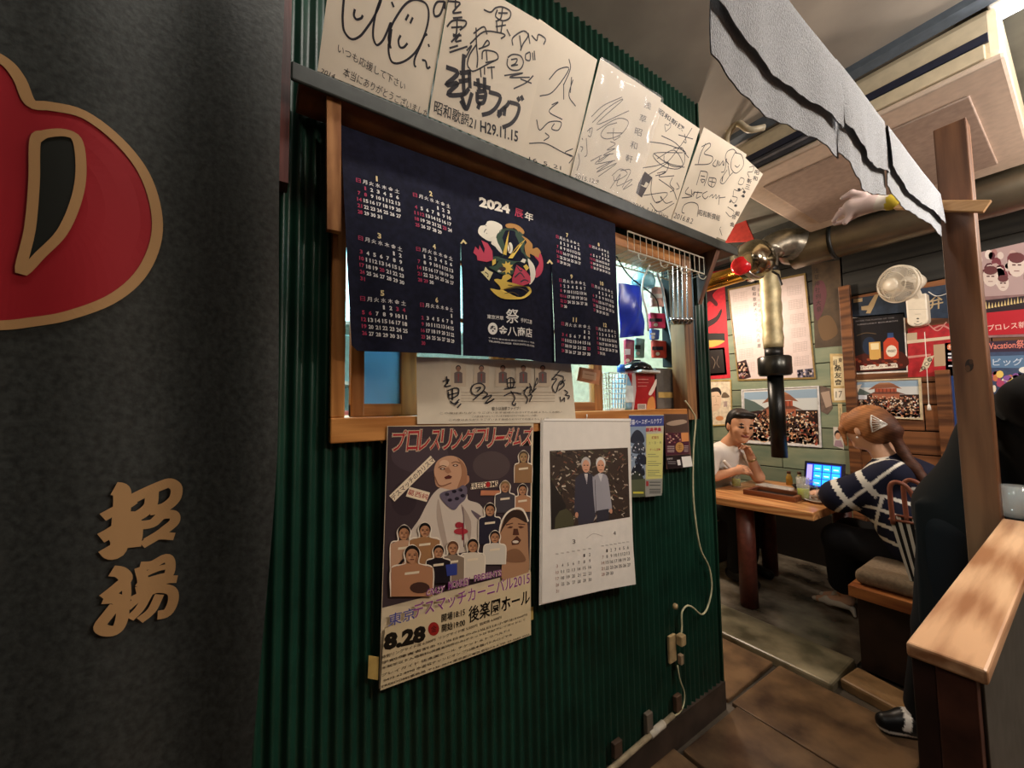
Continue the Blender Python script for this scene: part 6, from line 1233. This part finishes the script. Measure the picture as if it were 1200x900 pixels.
# --- the seated man, white shirt
mh = np.array((-.555, 3.2, 1.175)); nk = np.array((-.655, 3.22, 1.02))
hp, q, e = headp(mh, (.78, -.62, -.10), 1.08, (.12, 0.05, 1), nk)
SL, SR = np.array((-.69, 3.39, .965)), np.array((-.70, 3.03, .955)); EL, ER = np.array((-.525, 3.385, .765)), np.array((-.70, 2.94, .775)); WL, WR = np.array((-.535, 3.30, .935)), np.array((-.535, 3.06, .845))
pr = hp + [('cap', nk, (-.75, 3.21, .86), .06, .11, 0, .04), ('cap', (-.77, 3.21, .86), (-.95, 3.21, .54), .125, .135, 0, .05), ('cap', SL, SR, .055, .055, 0, .04),
     ('cap', SL, EL, .05, .042, 0, .02), ('cap', EL, WL, .045, .029, 0, .02), ('cap', SR, ER, .05, .042, 0, .02), ('cap', ER, WR, .043, .028, 0, .02)]
pr += hand(WL, (-.15, -.35, .85), (-.3, -.6, -.2), 1.05, .85, 1) + hand(WR, (.5, .8, .1), (-.5, .4, -.7), 1.0, .45, 1)
pr += [('cap', (-.95, 3.12, .53), (-.55, 3.10, .50), .085, .065, 0, .03), ('cap', (-.95, 3.30, .53), (-.55, 3.32, .50), .085, .065, 0, .03), ('cap', (-.55, 3.10, .50), (-.58, 3.08, .10), .058, .042, 0, .02), ('cap', (-.55, 3.32, .50), (-.60, 3.34, .10), .058, .042, 0, .02)]
man = soft('person', pr, .005, [SKM, '1b1412', '8f4a40'], .5)
tag(man, 'seated man in a white shirt, chin on his hand, turned towards the woman', 'person')
def folds(V, amp=1.0): return V
pr = [('cap', (-.69, 3.21, .95), (-.76, 3.21, .86), .10, .14, 0, .04), ('cap', (-.76, 3.21, .87), (-.94, 3.21, .56), .145, .155, 0, .05), ('cap', SL + (0, 0, .003), SR + (0, 0, .003), .066, .066, 0, .05), ('cap', SL, SL * .35 + EL * .65, .064, .070, 0, .03), ('cap', SR, SR * .3 + ER * .7, .066, .072, 0, .03),
      ('cap', nk + (.045, -.03, -.02), nk + (-.04, .05, .0), .035, .035, 0, .02)]
for i in range(6): a = np.array((-.70 - i * .03, 3.06 + i * .05, .93 - i * .05)); pr.append(('cap', a + (.10, -.03, -.02), a + (.13, .04, -.10), .014, .010, 0, .02))
soft('shirt', pr, .006, ['d9d3cb'], .85, man)['label'] = 'white short-sleeved shirt'
pr = [e(q(-.022, 0, .058), (.092, .082, .078), 0, .01), e(q(-.055, 0, .01), (.062, .078, .085), 0, .02), e(q(.055, .02, .092), (.045, .05, .025), 0, .02), e(q(.05, -.03, .088), (.04, .04, .026), 0, .02), e(q(-.005, .072, .03), (.022, .014, .04), 0, .01), e(q(-.005, -.072, .03), (.022, .014, .04), 0, .01)]
soft('hair', pr, .005, ['1a1614'], .5, man)['label'] = 'short black hair'
pr = [('cap', (-.95, 3.12, .53), (-.55, 3.10, .50), .095, .075, 0, .03), ('cap', (-.95, 3.30, .53), (-.55, 3.32, .50), .095, .075, 0, .03), ('cap', (-.55, 3.10, .50), (-.58, 3.08, .12), .070, .060, 0, .02), ('cap', (-.55, 3.32, .50), (-.60, 3.34, .12), .070, .060, 0, .02)]
soft('trousers', pr, .01, ['121214'], .8, man)
for x, y in ((-.58, 3.08), (-.60, 3.34)): soft('shoe', [('cap', (x - .03, y, .06), (x + .14, y - .01, .035), .048, .036, 0, .02)], .008, ['101010'], .4, man)
d_ = unit(WL - EL); G().lathe(WL - d_ * .025, [(.032, -.008), (.0345, -.007), (.0345, .007), (.032, .008)], 20, d_).obj('wristwatch', mat('gold_watch', 'b39a6a', .3, .8), man, True)
# --- the seated woman, navy sweater with white bands
wh = np.array((.25, 3.05, 1.195)); wn = np.array((.325, 3.065, 1.035))
hp, q, e = headp(wh, (-.90, .40, -.14), 1.04, (0, 0, 1), wn)
S1, S2 = np.array((.37, 2.925, .955)), np.array((.37, 3.24, .955)); E1, E2 = np.array((.135, 2.90, .80)), np.array((.15, 3.30, .785)); H1, H2 = np.array((.01, 3.07, .752)), np.array((-.02, 3.22, .752))
pr = hp + [('cap', wn, (.40, 3.07, .9), .05, .09, 0, .04), ('cap', (.40, 3.08, .88), (.53, 3.09, .55), .10, .13, 0, .05), ('cap', S1, S2, .045, .045, 0, .04), ('cap', S1, E1, .042, .036, 0, .02), ('cap', E1, H1, .036, .024, 0, .02), ('cap', S2, E2, .042, .036, 0, .02), ('cap', E2, H2, .036, .024, 0, .02)]
pr += hand(H1, (-.6, .8, -.05), (0, 0, -1), .88, .35, 1) + hand(H2, (-.8, -.5, -.05), (0, 0, -1), .88, .35, -1)
K1, K2, A1, A2 = (.10, 3.0, .52), (.10, 3.20, .52), (.07, 3.16, .10), (.10, 3.26, .12)
pr += [('cap', (.52, 3.01, .53), K1, .085, .058, 0, .03), ('cap', (.52, 3.17, .53), K2, .085, .058, 0, .03), ('cap', K1, A1, .052, .030, 0, .02), ('cap', K2, A2, .052, .030, 0, .02), ('cap', A1, (-.10, 3.21, .03), .028, .022, 0, .02), ('cap', A2, (-.09, 3.31, .03), .028, .022, 0, .02)]
wom = soft('person', pr, .005, [SKW, '2a1c18', 'a05a50'], .5)
tag(wom, 'woman in a navy sweater with white bands, sitting with her back to the brown planks', 'person')
pr = [('cap', (.36, 3.07, 1.0), (.42, 3.08, .88), .075, .135, 0, .04), ('cap', (.42, 3.08, .88), (.54, 3.09, .60), .15, .165, 0, .05), ('cap', S1 + (0, .01, .002), S2 + (0, -.01, .002), .062, .062, 0, .05), ('cap', S1, E1, .076, .088, 1, .035), ('cap', E1, H1 + (.02, -.03, .01), .084, .044, 2, .035), ('cap', (.30, 2.98, .84), (.45, 2.96, .60), .11, .14, 0, .05), ('cap', (.31, 3.04, .94), (.25, 3.02, .80), .085, .11, 0, .05), ('cap', S2, E2, .072, .076, 1, .035), ('cap', E2, H2 + (.03, .01, .01), .074, .042, 2, .035), ('cap', wn + (.0, 0, -.015), wn + (.02, 0, -.03), .062, .07, 3, .02)]
def swf(V, Lb, T):
    nv, wt = np.array(lin('14172c')), np.array(lin('dcd8cc')); x, y, z = V[:, 0], V[:, 1], V[:, 2]
    zz = z + .10 * (x - .4) + .012 * np.sin(x * 16) + .01 * np.sin(y * 20)
    w = np.zeros(len(V), bool)
    for lv in (.915, .835, .755, .675, .60): w |= (np.abs(zz - lv) < .0095)
    tors = Lb == 0
    w &= tors | (Lb == 3)
    for xv in (.33, .50): w |= tors & (np.abs(x - xv - .25 * (z - .8)) < .008) & (z < .95)
    arm = Lb == 1; w |= arm & ((np.abs(T - .40) < .055) | (np.abs(T - .86) < .055)); fa = Lb == 2; w |= fa & ((np.abs(T - .38) < .06) | (np.abs(T - .80) < .07))
    w |= arm & (np.abs(x - (.30 + .9 * (z - .9))) < .010) ; w |= (Lb == 3)
    w |= tors & (np.abs(y - 2.965 + .15 * (x - .4)) < .010) & (z > .86)
    return np.where(w[:, None], wt, nv)
soft('sweater', pr, .0055, [], .9, wom, swf)['label'] = 'navy sweater with white bands'
pr = [('cap', (.54, 3.09, .56), (.30, 3.0, .50), .15, .11, 0, .04), ('cap', (.52, 3.17, .53), K2, .10, .085, 0, .04), ('cap', (.45, 3.0, .51), K1, .11, .085, 0, .04), ('cap', K1, (.06, 3.13, .22), .085, .075, 0, .04), ('cap', K2, (.09, 3.25, .22), .085, .07, 0, .04)]
soft('wide_trousers', pr, .01, ['0f0f12'], .85, wom)
HB, HD = 'ad7346', '4a2a1c'
pr = [e(q(-.014, 0, .045), (.104, .092, .092), 0, .01), e(q(-.05, 0, .0), (.076, .088, .092), 0, .02), e(q(.03, .05, .03), (.055, .040, .060), 0, .02), e(q(.03, -.05, .03), (.055, .040, .060), 0, .02),
      ('cap', q(.082, .03, .085), q(.088, .068, .01), .024, .018, 0, .015), ('cap', q(.088, .068, .01), q(.080, .072, -.085), .018, .007, 0, .012), ('cap', q(.075, -.045, .085), q(.085, -.066, -.0), .020, .013, 0, .015), ('cap', q(.085, -.066, 0), q(.07, -.066, -.09), .014, .006, 0, .01),
      ('cap', q(-.095, 0, .02), q(-.13, .0, -.02), .055, .042, 1, .03)]
tl = [q(-.12, 0, -.03), np.array((.405, 3.00, 1.08)), np.array((.45, 2.97, 1.0)), np.array((.50, 2.95, .92)), np.array((.55, 2.94, .84))]
for i in range(4): pr.append(('cap', tl[i], tl[i+1], (.028, .024, .026, .024)[i], (.024, .026, .024, .008)[i], 1, .02))
def hf(V, Lb, T):
    a, b = np.array(lin(HB)), np.array(lin(HD)); w = np.clip((V[:, 0] - .25) / .13, 0, 1)[:, None]; st = (.5 + .25 * np.sin(V[:, 2] * 420 + V[:, 0] * 160 + np.sin(V[:, 1] * 70) * 2) + .2 * np.sin(V[:, 2] * 150 - V[:, 0] * 90))[:, None]
    return (a * (1 - w) + b * w) * (.62 + .6 * st)
soft('hair', pr, .005, [], .62, wom, hf)['label'] = 'light brown hair in a low ponytail'
cl = q(-.105, .062, .02); g = G()
for i in range(7): a_2 = cl + np.array((.0 + .006 * i, -.012, .045 - .012 * i * .6)); g.tube([cl + (-.02, -.016, .05 - .016 * i), cl + (.045, -.022, .0)], .0035, 6)
g.tube([cl + (-.02, -.016, .052), cl + (-.025, -.016, 0), cl + (-.02, -.016, -.048)], .004, 6)
tag(g.obj('hair_clip', mat('pearly_clip', 'e6e2da', .2, .2), wom, True), kind='stuff')['label'] = 'white openwork hair clip'
er = q(-.005, .09, -.045); G().lathe(er, [(.001, -.007), (.007, 0), (.001, .007)], 10).obj('earring', mat('pearl', 'f0ece4', .2), wom, True)
for a_, b_ in ((A1, (-.13, 3.215, .022)), (A2, (-.12, 3.32, .022))):
    a_ = np.array(a_); b_ = np.array(b_)
    sh_ = soft('white_pump', [('cap', a_ + (-.01, .0, -.03), a_ * .45 + b_ * .55 + (0, 0, -.01), .030, .026, 0, .02), ('cap', a_ * .45 + b_ * .55 + (0, 0, -.01), b_, .027, .014, 0, .02), ('cap', a_ + (.02, 0, -.045), a_ + (.03, 0, -.085), .016, .009, 0, .01)], .005, ['d8cfc2'], .35, wom)
# --- the standing person in black behind the post
nk = np.array((.985, 2.32, 1.44)); hp, q, e = headp((1.10, 2.33, 1.56), (.8, .15, -.5), 1.05, (.3, 0, 1), nk)
Sn, Sf = np.array((.90, 2.17, 1.355)), np.array((.92, 2.46, 1.355)); En, Ef = np.array((1.03, 2.12, 1.12)), np.array((1.05, 2.50, 1.12)); Wn, Wf = np.array((1.21, 2.20, 1.05)), np.array((1.22, 2.42, 1.05))
L1 = [(.68, 2.26, .86), (.62, 2.26, .46), (.555, 2.28, .09)]; L2 = [(.72, 2.42, .86), (.70, 2.44, .46), (.72, 2.42, .09)]
pr = hp + [('cap', nk, (.86, 2.32, 1.22), .06, .12, 0, .04), ('cap', (.86, 2.32, 1.22), (.70, 2.33, .90), .12, .12, 0, .05), ('cap', Sn, Sf, .055, .055, 0, .04)]
for a, b, c_ in ((Sn, En, Wn), (Sf, Ef, Wf)): pr += [('cap', a, b, .05, .042, 0, .02), ('cap', b, c_, .042, .028, 0, .02)]
pr += hand(Wn, (1, .2, -.2), (0, .3, -1), 1, .5, 1) + hand(Wf, (1, -.2, -.2), (0, -.3, -1), 1, .5, -1)
for L in (L1, L2): pr += [('cap', L[0], L[1], .085, .058, 0, .03), ('cap', L[1], L[2], .055, .036, 0, .02)]
pr += [('cap', (.55, 2.28, .07), (.47, 2.22, .035), .035, .03, 0, .02), ('cap', (.72, 2.42, .07), (.66, 2.34, .035), .035, .03, 0, .02)]
blk = soft('person', pr, .007, [SKM, '1b1412', '8f4a40'], .5); tag(blk, 'person in a long black coat standing behind the brown post, leaning away', 'person')
pr = [('cap', (.93, 2.32, 1.34), (.86, 2.32, 1.2), .12, .155, 0, .06), ('cap', (.86, 2.32, 1.2), (.72, 2.33, .92), .155, .150, 0, .06), ('cap', (.72, 2.33, .92), (.68, 2.32, .48), .148, .125, 0, .06), ('cap', Sn, Sf, .075, .075, 0, .05), ('cap', Sn, En, .072, .062, 0, .04), ('cap', En, Wn, .064, .045, 0, .03), ('cap', Sf, Ef, .072, .062, 0, .04), ('cap', Ef, Wf, .064, .045, 0, .03), ('cap', nk + (-.04, 0, -.02), nk + (-.02, 0, .01), .062, .058, 0, .03)]
for i in range(6):
    pr.append(('cap', (.80 + .02 * i, 2.13 + .012 * i, 1.30 - .05 * i), (.93, 2.15, 1.12 - .03 * i), .018, .014, 0, .025)); pr.append(('cap', (.60 + .03 * i, 2.2 + .008 * i, .95), (.60 + .03 * i, 2.19 + .008 * i, .5), .012, .02, 0, .03))
soft('coat', pr, .0075, ['121211'], .95, blk)['label'] = 'long black coat'
pr = []
for L in (L1, L2): pr += [('cap', L[0], L[1], .098, .075, 0, .03), ('cap', L[1], (L[2][0], L[2][1], .12), .074, .058, 0, .02)]
soft('trousers', pr, .01, ['0e0e10'], .85, blk)
pr = [e(q(-.02, 0, .05), (.098, .088, .084), 0, .01), e(q(-.055, 0, .0), (.064, .080, .085), 0, .02)]; soft('hair', pr, .007, ['171311'], .5, blk)
def shf(V, Lb, T):
    k_, w_ = np.array(lin('0e0e10')), np.array(lin('e0ddd6')); s = (V[:, 2] > .035) & (np.abs((V[:, 0] - .50) + .55 * (V[:, 1] - 2.25) - .25 * (V[:, 2] - .06)) < .013) | ((Lb == 1) & (V[:, 2] < .02) & (V[:, 2] > .011))
    return np.where(s[:, None], w_, k_)
for bx, by in ((.0, .0), (.19, .13)): soft('shoe', [('cap', (.565 + bx, 2.31 + by, .055), (.51 + bx, 2.25 + by, .05), .045, .042, 0, .02), ('cap', (.51 + bx, 2.25 + by, .045), (.455 + bx, 2.20 + by, .034), .042, .032, 0, .02), ('cap', (.56 + bx, 2.30 + by, .02), (.46 + bx, 2.20 + by, .02), .035, .032, 1, .01)], .006, [], .4, blk, shf if bx == 0 else shf)
